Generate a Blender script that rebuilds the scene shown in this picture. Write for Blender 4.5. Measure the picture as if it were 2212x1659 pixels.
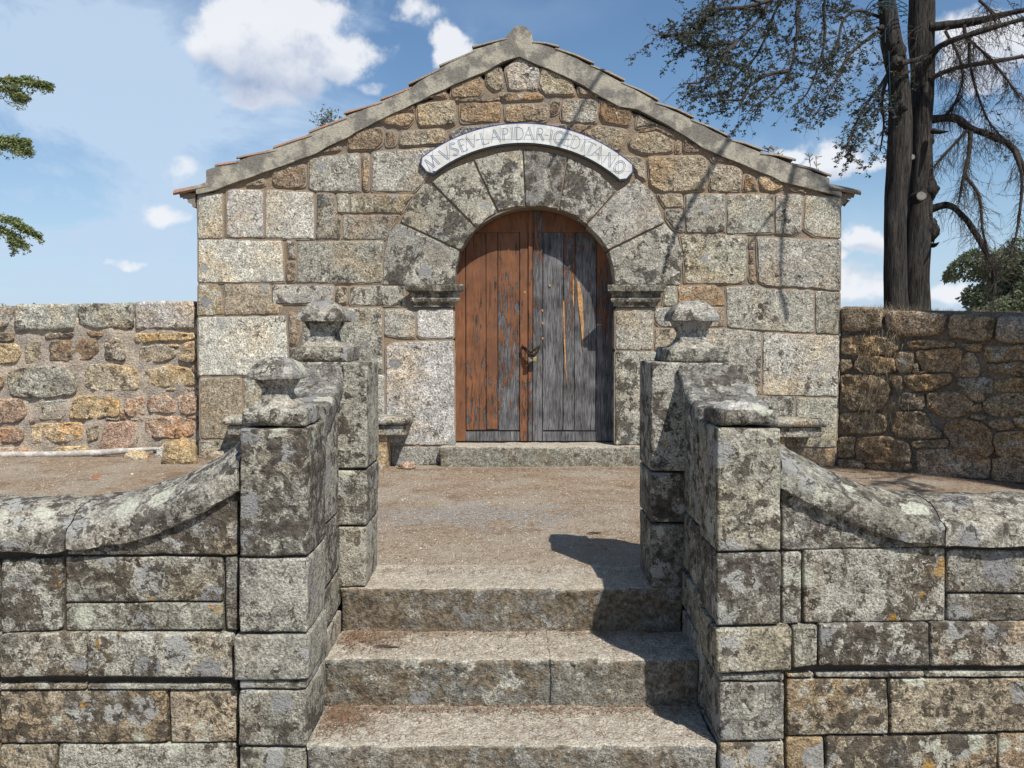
import bpy, math, random
from mathutils import Vector, Matrix, noise
from mathutils.geometry import delaunay_2d_cdt, intersect_point_tri_2d
random.seed(7)
R = math.radians
sc = bpy.context.scene
col = sc.collection
for o in list(bpy.data.objects): bpy.data.objects.remove(o)

# ------------------------------------------------------------------ camera
cam_d = bpy.data.cameras.new('camera'); cam = bpy.data.objects.new('camera', cam_d); col.objects.link(cam)
cam_d.sensor_width = 36; cam_d.lens = 36*1790/2212; cam_d.clip_start = .05; cam_d.clip_end = 2000
cam.location = (0, 0, 1.19)
cam.rotation_euler = (R(90)-math.atan(103.5/1790), 0, 0)
sc.camera = cam
# ------------------------------------------------------------------ light
SUN_AZ, SUN_EL = 32.5, 53.0           # to the right of straight-behind-the-camera
sun_vec = Vector((math.sin(R(SUN_AZ))*math.cos(R(SUN_EL)), -math.cos(R(SUN_AZ))*math.cos(R(SUN_EL)), math.sin(R(SUN_EL))))
sd = bpy.data.lights.new('sun', 'SUN'); so = bpy.data.objects.new('sun', sd); col.objects.link(so)
sd.energy = 4.6; sd.angle = R(.53); sd.color = (1, .945, .85)
so.rotation_euler = (-sun_vec).to_track_quat('-Z', 'Y').to_euler()
sc.view_settings.view_transform = 'Standard'; sc.view_settings.look = 'None'
sc.view_settings.exposure = 0.30; sc.view_settings.gamma = 1; sc.cycles.max_bounces = 5; sc.cycles.diffuse_bounces = 3; sc.view_settings.use_curve_mapping = False

FAC = [('w1', [(-2.842, 2.46), (-2.621, 2.482), (-2.623, 2.074), (-2.85, 2.068)]), ('w1', [(-2.579, 2.514), (-2.251, 2.507), (-2.252, 2.082), (-2.591, 2.082)]), ('w2', [(-2.229, 2.511), (-1.794, 2.492), (-1.791, 2.068), (-2.239, 2.074)]), ('d4', [(-1.773, 2.479), (-1.615, 2.476), (-1.59, 2.333), (-1.551, 2.253), (-1.553, 2.065), (-1.775, 2.068)]), ('g3', [(-1.588, 2.472), (-1.477, 2.472), (-1.476, 2.307), (-1.579, 2.301)]), ('t3', [(-1.461, 2.469), (-0.889, 2.469), (-1.0, 2.301), (-1.463, 2.298)]), ('g4', [(-1.537, 2.282), (-1.016, 2.285), (-1.109, 2.157), (-1.153, 2.061), (-1.537, 2.061)]), ('b2r', [(-2.155, 2.706), (-1.866, 2.742), (-1.859, 2.539), (-1.981, 2.52), (-2.109, 2.531), (-2.168, 2.563)]), ('t2r', [(-2.406, 2.563), (-2.244, 2.618), (-2.218, 2.547), (-2.383, 2.53)]), ('g2', [(-1.836, 2.793), (-1.377, 2.837), (-1.371, 2.492), (-1.773, 2.495), (-1.833, 2.52)]), ('t2r', [(-1.355, 2.837), (-1.281, 2.837), (-1.288, 2.498), (-1.345, 2.498)]), ('g3', [(-1.263, 2.846), (-0.694, 2.887), (-0.695, 2.729), (-0.792, 2.584), (-0.883, 2.492), (-1.27, 2.492)]), ('b2r', [(-1.491, 2.998), (-1.357, 3.053), (-1.189, 3.067), (-1.148, 3.021), (-1.165, 2.911), (-1.239, 2.868), (-1.479, 2.853)]), ('b2r', [(-1.712, 2.853), (-1.559, 2.922), (-1.534, 2.868), (-1.672, 2.83)]), ('b2r', [(-1.138, 3.048), (-1.018, 3.021), (-1.043, 2.9), (-1.143, 2.89)]), ('t3r', [(-1.004, 3.029), (-0.629, 3.058), (-0.578, 2.998), (-0.604, 2.911), (-1.021, 2.894)]), ('d5r', [(-0.569, 3.021), (-0.453, 3.073), (-0.213, 3.092), (-0.06, 3.108), (-0.06, 3.084), (-0.31, 3.037), (-0.534, 2.935)]), ('o1r', [(-1.208, 3.142), (-1.076, 3.199), (-0.897, 3.19), (-0.872, 3.139), (-0.941, 3.058), (-1.173, 3.102)]), ('t2r', [(-0.858, 3.273), (-0.513, 3.309), (-0.504, 3.089), (-0.837, 3.07), (-0.865, 3.171)]), ('b3r', [(-1.012, 3.215), (-0.876, 3.273), (-0.875, 3.205), (-0.98, 3.205)]), ('o0r', [(-0.475, 3.284), (-0.114, 3.299), (-0.089, 3.241), (-0.098, 3.102), (-0.469, 3.102)]), ('t3r', [(-0.073, 3.268), (0.314, 3.284), (0.349, 3.218), (0.317, 3.114), (-0.06, 3.105)]), ('o1r', [(-0.548, 3.425), (-0.276, 3.525), (-0.251, 3.375), (-0.306, 3.325), (-0.555, 3.318)]), ('b2r', [(-0.772, 3.336), (-0.593, 3.403), (-0.577, 3.325)]), ('t2r', [(-0.241, 3.569), (-0.098, 3.606), (-0.073, 3.422), (-0.165, 3.375), (-0.232, 3.445)]), ('w2r', [(-0.072, 3.586), (0.066, 3.684), (0.253, 3.586), (0.227, 3.387), (-0.028, 3.384)]), ('o2r', [(-0.117, 3.372), (0.234, 3.375), (0.301, 3.328), (0.237, 3.299), (-0.053, 3.293), (-0.133, 3.331)]), ('b2r', [(-0.524, 3.315), (-0.133, 3.318), (-0.105, 3.309), (-0.469, 3.296)]), ('t2r', [(0.248, 3.594), (0.402, 3.539), (0.549, 3.461), (0.574, 3.347), (0.299, 3.353), (0.237, 3.419)]), ('b3r', [(0.581, 3.434), (0.794, 3.34), (0.602, 3.337)]), ('g3r', [(0.467, 3.318), (0.767, 3.315), (0.775, 3.105), (0.471, 3.092), (0.426, 3.163)]), ('b3r', [(0.349, 3.303), (0.454, 3.312), (0.419, 3.186), (0.34, 3.163), (0.333, 3.249)]), ('b3r', [(0.783, 3.309), (1.058, 3.24), (1.094, 3.155), (1.047, 3.067), (0.816, 3.102), (0.78, 3.21)]), ('t3r', [(1.119, 3.186), (1.254, 3.116), (1.334, 3.083), (1.219, 3.069), (1.111, 3.048)]), ('t3r', [(0.652, 3.021), (0.788, 3.086), (1.028, 3.051), (1.052, 2.998), (0.965, 2.848), (0.837, 2.856), (0.684, 2.974)]), ('b4r', [(0.324, 3.092), (0.452, 3.092), (0.74, 3.089), (0.628, 3.01), (0.42, 3.029), (0.228, 3.067)]), ('t2r', [(1.045, 2.935), (1.116, 3.013), (1.316, 3.037), (1.448, 2.958), (1.462, 2.848), (1.302, 2.821), (1.158, 2.83), (1.061, 2.887)]), ('b3r', [(1.132, 3.026), (1.331, 3.073), (1.476, 2.99), (1.428, 2.974), (1.284, 3.045)]), ('b3r', [(1.477, 2.943), (1.525, 2.963), (1.529, 2.837), (1.47, 2.83)]), ('b2r', [(1.545, 2.966), (1.624, 2.95), (1.721, 2.875), (1.702, 2.837), (1.547, 2.834)]), ('t2r', [(1.222, 2.808), (1.703, 2.821), (1.767, 2.774), (1.77, 2.539), (1.723, 2.495), (1.337, 2.485), (1.244, 2.555)]), ('t2r', [(1.781, 2.739), (1.995, 2.742), (2.083, 2.679), (2.07, 2.495), (1.784, 2.492)]), ('b3r', [(1.776, 2.837), (1.963, 2.793), (2.073, 2.721), (1.8, 2.755)]), ('o2r', [(2.25, 2.65), (2.403, 2.618), (2.469, 2.523), (2.35, 2.482), (2.253, 2.523), (2.203, 2.587)]), ('b3r', [(2.093, 2.658), (2.186, 2.642), (2.24, 2.482), (2.086, 2.492)]), ('b3r', [(2.493, 2.539), (2.638, 2.511), (2.671, 2.476), (2.527, 2.476)]), ('t3r', [(0.981, 2.821), (1.182, 2.799), (1.221, 2.587), (1.131, 2.618), (1.114, 2.685), (1.046, 2.737)]), ('g3', [(1.309, 2.472), (1.534, 2.472), (1.551, 2.352), (1.387, 2.348)]), ('g4', [(1.39, 2.336), (1.542, 2.333), (1.557, 2.133), (1.467, 2.154), (1.396, 2.245)]), ('g5', [(1.566, 2.469), (1.926, 2.476), (1.934, 2.141), (1.825, 2.113), (1.573, 2.128)]), ('g2', [(1.945, 2.469), (2.363, 2.472), (2.372, 2.122), (1.944, 2.113)]), ('g2', [(2.379, 2.469), (2.642, 2.466), (2.623, 2.141), (2.55, 2.097), (2.385, 2.119)]), ('g2', [(2.655, 2.463), (2.972, 2.441), (2.981, 2.074), (2.744, 2.09), (2.642, 2.157)]), ('g4', [(1.519, 2.106), (1.841, 2.113), (2.134, 2.097), (2.14, 1.725), (2.09, 1.667), (1.572, 1.664), (1.558, 1.917)]), ('t2r', [(2.151, 2.077), (2.199, 2.077), (2.201, 1.981), (2.156, 1.981)]), ('b2r', [(2.153, 1.965), (2.201, 1.965), (2.203, 1.853), (2.154, 1.853)]), ('o1r', [(2.158, 1.834), (2.2, 1.834), (2.227, 1.685), (2.178, 1.67), (2.154, 1.709)]), ('g2', [(2.218, 2.087), (2.981, 2.055), (2.99, 1.596), (2.689, 1.628), (2.333, 1.641), (2.243, 1.689)]), ('g3', [(1.403, 1.646), (1.495, 1.651), (1.507, 1.469), (1.372, 1.453)]), ('o1', [(1.505, 1.641), (1.839, 1.654), (1.926, 1.582), (1.941, 1.461), (1.513, 1.458)]), ('t3', [(1.518, 1.451), (1.938, 1.454), (1.943, 1.27), (1.528, 1.273)]), ('g3', [(1.296, 1.448), (1.503, 1.458), (1.52, 1.275), (1.35, 1.272), (1.301, 1.324)]), ('g3', [(1.951, 1.638), (2.219, 1.646), (2.325, 1.614), (2.747, 1.609), (2.759, 1.215), (2.299, 1.238), (1.955, 1.267)]), ('g3', [(2.76, 1.603), (2.987, 1.593), (2.993, 1.202), (2.768, 1.215)]), ('g3', [(0.943, 1.438), (1.287, 1.441), (1.29, 1.063), (0.946, 1.06)]), ('g4', [(1.298, 1.26), (1.561, 1.254), (1.563, 1.056), (1.303, 1.056)]), ('g3', [(1.574, 1.251), (1.95, 1.257), (2.281, 1.231), (2.278, 0.657), (1.576, 0.646)]), ('w3', [(2.295, 1.218), (2.993, 1.199), (2.989, 0.633), (2.292, 0.649)]), ('g5', [(0.943, 1.05), (1.333, 1.053), (1.345, 0.187), (0.949, 0.19)]), ('g4', [(1.346, 1.047), (1.563, 1.047), (1.568, 0.649), (1.35, 0.646)]), ('g4', [(1.35, 0.636), (2.592, 0.639), (2.601, 0.171), (1.355, 0.174)]), ('g3', [(2.605, 0.626), (2.99, 0.62), (2.984, 0.164), (2.611, 0.171)]), ('g3', [(2.065, 0.161), (2.539, 0.161), (2.542, -0.027), (2.067, -0.024)]), ('t3', [(2.555, 0.157), (2.972, 0.151), (2.968, -0.011), (2.556, -0.03)]), ('g4', [(1.355, 0.161), (2.052, 0.161), (2.054, -0.024), (1.357, -0.024)]), ('w1', [(-2.849, 2.068), (-2.085, 2.052), (-2.072, 1.678), (-2.857, 1.673)]), ('g3', [(-2.046, 2.058), (-1.963, 2.052), (-1.971, 1.895), (-2.026, 1.889)]), ('b3r', [(-2.049, 1.872), (-1.965, 1.872), (-1.968, 1.678), (-2.052, 1.673)]), ('g4', [(-1.95, 2.042), (-1.169, 2.055), (-1.179, 1.667), (-1.955, 1.673)]), ('t2', [(-2.858, 1.659), (-2.689, 1.664), (-2.631, 1.525), (-2.634, 1.383), (-2.864, 1.374)]), ('t2', [(-2.615, 1.664), (-2.198, 1.657), (-2.194, 1.509), (-2.094, 1.469), (-2.125, 1.388), (-2.621, 1.38)]), ('g5', [(-2.179, 1.654), (-1.619, 1.651), (-1.625, 1.49), (-2.182, 1.48)]), ('t3r', [(-1.606, 1.644), (-1.497, 1.641), (-1.498, 1.48), (-1.602, 1.48)]), ('g5', [(-1.48, 1.641), (-0.976, 1.651), (-0.974, 1.461), (-1.482, 1.474)]), ('w1', [(-2.864, 1.364), (-2.072, 1.374), (-2.053, 1.202), (-2.052, 0.832), (-2.873, 0.825)]), ('b2r', [(-2.034, 1.419), (-1.931, 1.361), (-1.926, 1.251), (-1.967, 1.102), (-2.035, 1.102)]), ('g4', [(-1.913, 1.451), (-1.181, 1.448), (-1.183, 0.848), (-1.372, 0.842), (-1.922, 0.842)]), ('g2', [(-1.165, 1.432), (-0.994, 1.441), (-0.88, 1.412), (-0.885, 1.17), (-1.028, 1.176), (-1.167, 1.202)]), ('w2', [(-0.867, 1.432), (-0.53, 1.441), (-0.531, 1.167), (-0.833, 1.167), (-0.869, 1.202)]), ('w2', [(-1.152, 1.089), (-1.093, 1.134), (-0.533, 1.15), (-0.526, 0.184), (-1.163, 0.187)]), ('w2', [(-1.275, 0.832), (-1.167, 0.835), (-1.171, 0.45), (-1.278, 0.45)]), ('t1', [(-2.86, 0.806), (-2.486, 0.809), (-2.476, 0.445), (-2.48, 0.248), (-2.872, 0.243)]), ('g2', [(-2.457, 0.803), (-2.007, 0.806), (-2.016, 0.248), (-2.467, 0.248)]), ('g3', [(-1.994, 0.829), (-1.288, 0.829), (-1.292, 0.45), (-2.0, 0.45)]), ('g3', [(-2.0, 0.437), (-1.171, 0.437), (-1.173, 0.19), (-2.004, 0.19)]), ('g3', [(-2.873, 0.233), (-2.016, 0.233), (-2.02, -0.007), (-2.878, -0.007)]), ('t2', [(-2.004, 0.177), (-1.127, 0.177), (-1.129, -0.007), (-2.007, -0.007)]), ('g3', [(-1.118, 0.174), (-0.656, 0.174), (-0.657, -0.001), (-1.119, -0.004)]), ('d5v', [(-0.517, 1.654), (-0.509, 1.805), (-0.473, 1.961), (-1.02, 2.213), (-1.117, 2.128), (-1.164, 1.917), (-1.176, 1.654)]), ('g5v', [(-0.467, 1.969), (-0.399, 2.077), (-0.323, 2.16), (-0.738, 2.571), (-0.808, 2.561), (-0.954, 2.348), (-1.017, 2.224)]), ('g5v', [(-0.315, 2.168), (-0.231, 2.253), (-0.137, 2.313), (-0.353, 2.774), (-0.599, 2.674), (-0.725, 2.58)]), ('g5v', [(-0.126, 2.32), (-0.006, 2.352), (0.117, 2.361), (0.095, 2.879), (-0.134, 2.837), (-0.341, 2.777)]), ('d6v', [(0.123, 2.361), (0.277, 2.361), (0.419, 2.339), (0.498, 2.808), (0.292, 2.859), (0.103, 2.875)]), ('g6v', [(0.43, 2.336), (0.567, 2.282), (0.674, 2.202), (0.945, 2.504), (0.774, 2.674), (0.507, 2.805)]), ('g3v', [(0.682, 2.192), (0.79, 2.085), (0.872, 1.972), (1.38, 2.218), (1.273, 2.484), (1.128, 2.611), (0.955, 2.498)]), ('g5v', [(0.877, 1.961), (0.918, 1.821), (0.935, 1.654), (1.532, 1.654), (1.558, 1.917), (1.499, 2.093), (1.385, 2.208)])]
FWL = [('d5', [(-1.734, 0.335), (-1.073, 0.337), (-1.068, 0.61), (-1.235, 0.517), (-1.368, 0.454), (-1.534, 0.4), (-1.733, 0.364)]), ('d6', [(-1.999, 0.32), (-1.757, 0.329), (-1.77, 0.034), (-2.009, 0.024)]), ('g5', [(-1.745, 0.329), (-1.129, 0.33), (-1.133, 0.15), (-1.75, 0.147)]), ('g5', [(-1.751, 0.143), (-1.133, 0.146), (-1.138, 0.037), (-1.754, 0.032)]), ('d4', [(-1.122, 0.331), (-1.072, 0.331), (-1.078, 0.032), (-1.126, 0.042)]), ('t5s', [(-2.016, -0.175), (-1.675, -0.177), (-1.676, -0.199), (-2.017, -0.199)]), ('g4s', [(-1.67, -0.177), (-1.109, -0.177), (-1.084, -0.199), (-1.671, -0.199)]), ('t6', [(-2.018, -0.205), (-1.361, -0.201), (-1.362, -0.416), (-2.025, -0.421)]), ('g4', [(-1.352, -0.204), (-1.086, -0.203), (-1.091, -0.418), (-1.353, -0.421)]), ('t3', [(-2.025, -0.426), (-1.807, -0.426), (-1.813, -0.617), (-2.032, -0.617)]), ('g4', [(-1.799, -0.425), (-1.089, -0.423), (-1.093, -0.617), (-1.805, -0.617)]), ('d6', [(-2.593, 0.32), (-2.004, 0.32), (-2.015, 0.024), (-2.607, 0.024)]), ('t5', [(-2.618, -0.205), (-2.023, -0.205), (-2.031, -0.421), (-2.628, -0.421)]), ('g5', [(-2.628, -0.426), (-2.031, -0.426), (-2.038, -0.617), (-2.637, -0.617)]), ('g5', [(-3.518, 0.32), (-2.599, 0.32), (-2.612, 0.024), (-3.537, 0.024)]), ('g5', [(-3.551, -0.205), (-2.623, -0.205), (-2.633, -0.421), (-3.565, -0.421)]), ('g5', [(-3.565, -0.426), (-2.633, -0.426), (-2.642, -0.617), (-3.577, -0.617)]), ('t5s', [(-3.55, -0.175), (-2.022, -0.177), (-2.023, -0.199), (-3.551, -0.199)])]
FWLB = [('d4', [(-1.997, 0.026), (-1.665, 0.033), (-1.668, -0.142), (-2.003, -0.144)]), ('g4', [(-1.66, 0.033), (-1.093, 0.026), (-1.092, -0.147), (-1.664, -0.144)]), ('d4', [(-2.657, 0.026), (-2.002, 0.026), (-2.008, -0.144), (-2.665, -0.144)]), ('d4', [(-3.515, 0.026), (-2.664, 0.026), (-2.672, -0.144), (-3.526, -0.144)])]
FWR = [('d5', [(1.047, 0.63), (1.16, 0.568), (1.269, 0.514), (1.413, 0.456), (1.557, 0.413), (1.687, 0.395), (1.688, 0.367), (1.052, 0.356)]), ('g6', [(1.052, 0.348), (1.129, 0.353), (1.136, 0.068), (1.058, 0.059)]), ('g5', [(1.137, 0.36), (1.693, 0.366), (1.701, 0.072), (1.148, 0.066)]), ('d5', [(1.699, 0.357), (2.276, 0.353), (2.283, 0.185), (1.705, 0.185)]), ('d5', [(1.705, 0.179), (2.283, 0.179), (2.287, 0.072), (1.708, 0.072)]), ('g4s', [(1.081, -0.134), (1.188, -0.134), (1.188, -0.15), (1.081, -0.15)]), ('g4s', [(1.194, -0.133), (1.621, -0.125), (1.622, -0.149), (1.194, -0.151)]), ('g4s', [(1.627, -0.125), (2.295, -0.125), (2.296, -0.147), (1.628, -0.149)]), ('t5', [(1.08, -0.156), (1.476, -0.158), (1.489, -0.379), (1.084, -0.39)]), ('t5', [(1.488, -0.158), (2.297, -0.153), (2.305, -0.367), (1.495, -0.378)]), ('t3', [(1.084, -0.394), (1.233, -0.394), (1.244, -0.662), (1.089, -0.662)]), ('t7', [(1.241, -0.392), (1.918, -0.385), (1.927, -0.662), (1.25, -0.662)]), ('t3', [(1.924, -0.382), (2.306, -0.378), (2.317, -0.662), (1.933, -0.662)]), ('d5', [(2.282, 0.357), (3.567, 0.353), (3.585, 0.072), (2.293, 0.072)]), ('g4s', [(2.301, -0.125), (3.597, -0.125), (3.598, -0.147), (2.302, -0.149)]), ('g5', [(2.303, -0.158), (3.599, -0.153), (3.612, -0.367), (2.312, -0.378)]), ('g5', [(2.312, -0.385), (3.614, -0.385), (3.631, -0.662), (2.323, -0.662)])]
FWRB = [('d6', [(1.198, 0.068), (1.626, 0.071), (1.634, -0.101), (1.2, -0.099)]), ('t4', [(1.632, 0.072), (2.273, 0.076), (2.28, -0.099), (1.638, -0.101)]), ('d6', [(2.279, 0.076), (3.562, 0.076), (3.573, -0.099), (2.286, -0.101)]), ('g3', [(1.096, 0.059), (1.192, 0.063), (1.196, -0.099), (1.099, -0.108)])]
PFL = [('d6', [(-1.041, 0.837), (-0.778, 0.837), (-0.785, 0.344), (-1.051, 0.34)]), ('g3', [(-1.053, 0.335), (-0.785, 0.335), (-0.793, 0.04), (-1.057, 0.044)]), ('g2b', [(-1.075, 0.033), (-0.782, 0.035), (-0.788, -0.141), (-1.076, -0.143)]), ('g4', [(-1.062, -0.147), (-0.796, -0.147), (-0.796, -0.182), (-1.063, -0.182)]), ('g4', [(-1.063, -0.187), (-0.798, -0.187), (-0.803, -0.411), (-1.069, -0.41)]), ('g4', [(-1.067, -0.419), (-0.803, -0.419), (-0.807, -0.574), (-1.072, -0.574)])]
PFR = [('g5', [(0.783, 0.839), (1.029, 0.837), (1.038, 0.364), (0.79, 0.358)]), ('d6', [(0.79, 0.353), (1.038, 0.358), (1.043, 0.073), (0.793, 0.066)]), ('g4b', [(0.784, 0.059), (1.079, 0.066), (1.083, -0.103), (0.793, -0.114)]), ('g4', [(0.804, -0.119), (1.06, -0.114), (1.06, -0.151), (0.805, -0.151)]), ('g4', [(0.807, -0.156), (1.06, -0.156), (1.065, -0.385), (0.81, -0.391)]), ('t3', [(0.812, -0.397), (1.065, -0.395), (1.068, -0.574), (0.814, -0.574)])]
PBL = [('g5', [(-1.005, 1.069), (-0.675, 1.069), (-0.68, 0.57), (-0.969, 0.57)]), ('d5', [(-0.969, 0.561), (-0.68, 0.561), (-0.685, 0.297), (-0.973, 0.297)]), ('g4', [(-0.973, 0.29), (-0.687, 0.29), (-0.692, 0.004), (-0.977, -0.0)])]
PBR = [('g5', [(0.647, 1.069), (1.048, 1.065), (1.056, 0.552), (0.652, 0.556)]), ('d6', [(0.652, 0.548), (1.056, 0.548), (1.06, 0.31), (0.654, 0.315)]), ('d5', [(0.654, 0.306), (1.06, 0.306), (1.065, -0.004), (0.657, -0.0)])]
LW = [('G1', [(-5.189, 1.475), (-4.634, 1.478), (-4.632, 1.379), (-4.683, 1.273), (-4.772, 1.249), (-5.198, 1.249)]), ('G1', [(-4.616, 1.489), (-4.072, 1.495), (-4.053, 1.457), (-4.06, 1.249), (-4.617, 1.23), (-4.632, 1.28)]), ('g2', [(-4.038, 1.495), (-3.516, 1.506), (-3.517, 1.249), (-3.864, 1.255), (-3.976, 1.28), (-4.041, 1.308)]), ('w1', [(-3.502, 1.513), (-2.966, 1.523), (-2.942, 1.45), (-2.947, 1.249), (-3.509, 1.249)]), ('y1', [(-3.517, 1.216), (-2.944, 1.226), (-2.946, 1.16), (-3.071, 1.143), (-3.512, 1.131)]), ('t1', [(-3.477, 1.096), (-3.271, 1.117), (-3.158, 1.096), (-3.12, 0.996), (-3.218, 0.951), (-3.481, 0.942)]), ('t1', [(-3.086, 1.124), (-2.941, 1.141), (-2.944, 0.968), (-2.991, 0.931), (-3.111, 0.956)]), ('t3', [(-3.795, 1.167), (-3.653, 1.181), (-3.592, 1.025), (-3.613, 0.951), (-3.801, 0.965)]), ('t2', [(-3.993, 0.911), (-3.873, 0.935), (-3.518, 0.914), (-3.48, 0.825), (-3.492, 0.683), (-3.624, 0.676), (-3.88, 0.673), (-4.013, 0.726)]), ('y1', [(-3.433, 0.868), (-3.204, 0.932), (-3.034, 0.9), (-2.934, 0.797), (-2.95, 0.723), (-3.281, 0.708), (-3.43, 0.726)]), ('b3', [(-4.314, 1.145), (-3.866, 1.174), (-3.849, 1.025), (-3.986, 0.961), (-4.321, 0.951)]), ('t3', [(-4.539, 1.11), (-4.39, 1.138), (-4.387, 0.968), (-4.545, 0.925)]), ('y1', [(-4.862, 1.124), (-4.62, 1.131), (-4.564, 1.025), (-4.627, 0.937), (-4.869, 0.928)]), ('g3', [(-4.708, 0.868), (-4.428, 0.918), (-4.159, 0.9), (-4.055, 0.797), (-4.081, 0.651), (-4.367, 0.608), (-4.673, 0.623), (-4.726, 0.74)]), ('b2', [(-4.9, 0.854), (-4.747, 0.828), (-4.746, 0.711), (-4.907, 0.676)]), ('y2', [(-4.11, 0.623), (-3.795, 0.654), (-3.666, 0.583), (-3.67, 0.439), (-3.945, 0.408), (-4.152, 0.422)]), ('r1', [(-3.618, 0.608), (-3.44, 0.628), (-3.427, 0.451), (-3.587, 0.437), (-3.635, 0.511)]), ('r2', [(-3.414, 0.614), (-3.282, 0.661), (-3.152, 0.597), (-3.127, 0.468), (-3.408, 0.465)]), ('r1', [(-3.133, 0.633), (-2.933, 0.657), (-2.932, 0.482), (-3.044, 0.448), (-3.112, 0.468)]), ('r2', [(-4.909, 0.611), (-4.581, 0.608), (-4.538, 0.454), (-4.632, 0.379), (-4.918, 0.365)]), ('y1', [(-4.511, 0.368), (-4.032, 0.388), (-4.011, 0.21), (-4.238, 0.192), (-4.513, 0.184)]), ('r1', [(-4.92, 0.325), (-4.588, 0.336), (-4.569, 0.224), (-4.667, 0.188), (-4.925, 0.184)]), ('r0', [(-3.817, 0.389), (-3.517, 0.399), (-3.496, 0.21), (-3.524, 0.12), (-3.897, 0.092), (-3.85, 0.224)]), ('r2', [(-3.445, 0.411), (-3.144, 0.454), (-2.971, 0.399), (-2.955, 0.282), (-3.092, 0.221), (-3.378, 0.236), (-3.441, 0.31)]), ('g3', [(-4.471, 0.568), (-4.182, 0.6), (-4.137, 0.497), (-4.217, 0.408), (-4.403, 0.394), (-4.479, 0.468)]), ('r0', [(-4.926, 0.138), (-4.64, 0.155), (-4.508, 0.138), (-4.454, 0.048), (-4.93, 0.03)]), ('y1', [(-4.289, 0.152), (-3.995, 0.169), (-3.961, 0.123), (-4.035, 0.048), (-4.307, 0.043)]), ('t2', [(-3.99, 0.339), (-3.854, 0.361), (-3.879, 0.224), (-3.973, 0.192)]), ('t1', [(-3.321, 0.217), (-2.949, 0.224), (-2.951, 0.138), (-3.309, 0.12)]), ('r1', [(-3.665, 0.482), (-3.62, 0.48), (-3.617, 0.408), (-3.662, 0.411)]), ('t1', [(-3.58, 0.428), (-3.466, 0.435), (-3.457, 0.399), (-3.571, 0.396)]), ('r1', [(-3.045, 0.439), (-2.944, 0.451), (-2.945, 0.408), (-3.031, 0.405)]), ('r2', [(-2.988, 0.911), (-2.934, 0.939), (-2.936, 0.854), (-2.978, 0.847)]), ('t2', [(-3.253, 0.7), (-3.081, 0.708), (-3.039, 0.677), (-3.225, 0.666)]), ('r2', [(-3.059, 0.703), (-2.936, 0.711), (-2.937, 0.671), (-3.025, 0.666)]), ('y0', [(-3.207, 1.11), (-3.114, 1.118), (-3.107, 1.087), (-3.186, 1.082)]), ('r2', [(-4.531, 0.418), (-4.459, 0.425), (-4.453, 0.385), (-4.518, 0.379)]), ('r1', [(-2.974, 0.389), (-2.937, 0.396), (-2.94, 0.267), (-2.96, 0.267)]), ('b3', [(-4.887, 1.223), (-4.645, 1.226), (-4.634, 1.145), (-4.89, 1.141)]), ('b3', [(-4.362, 1.216), (-4.063, 1.223), (-3.979, 1.188), (-4.349, 1.16)]), ('b3', [(-3.978, 1.238), (-3.779, 1.235), (-3.752, 1.188), (-3.923, 1.178)]), ('t2', [(-3.802, 0.425), (-3.674, 0.418), (-3.688, 0.399), (-3.803, 0.396)])]
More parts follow.
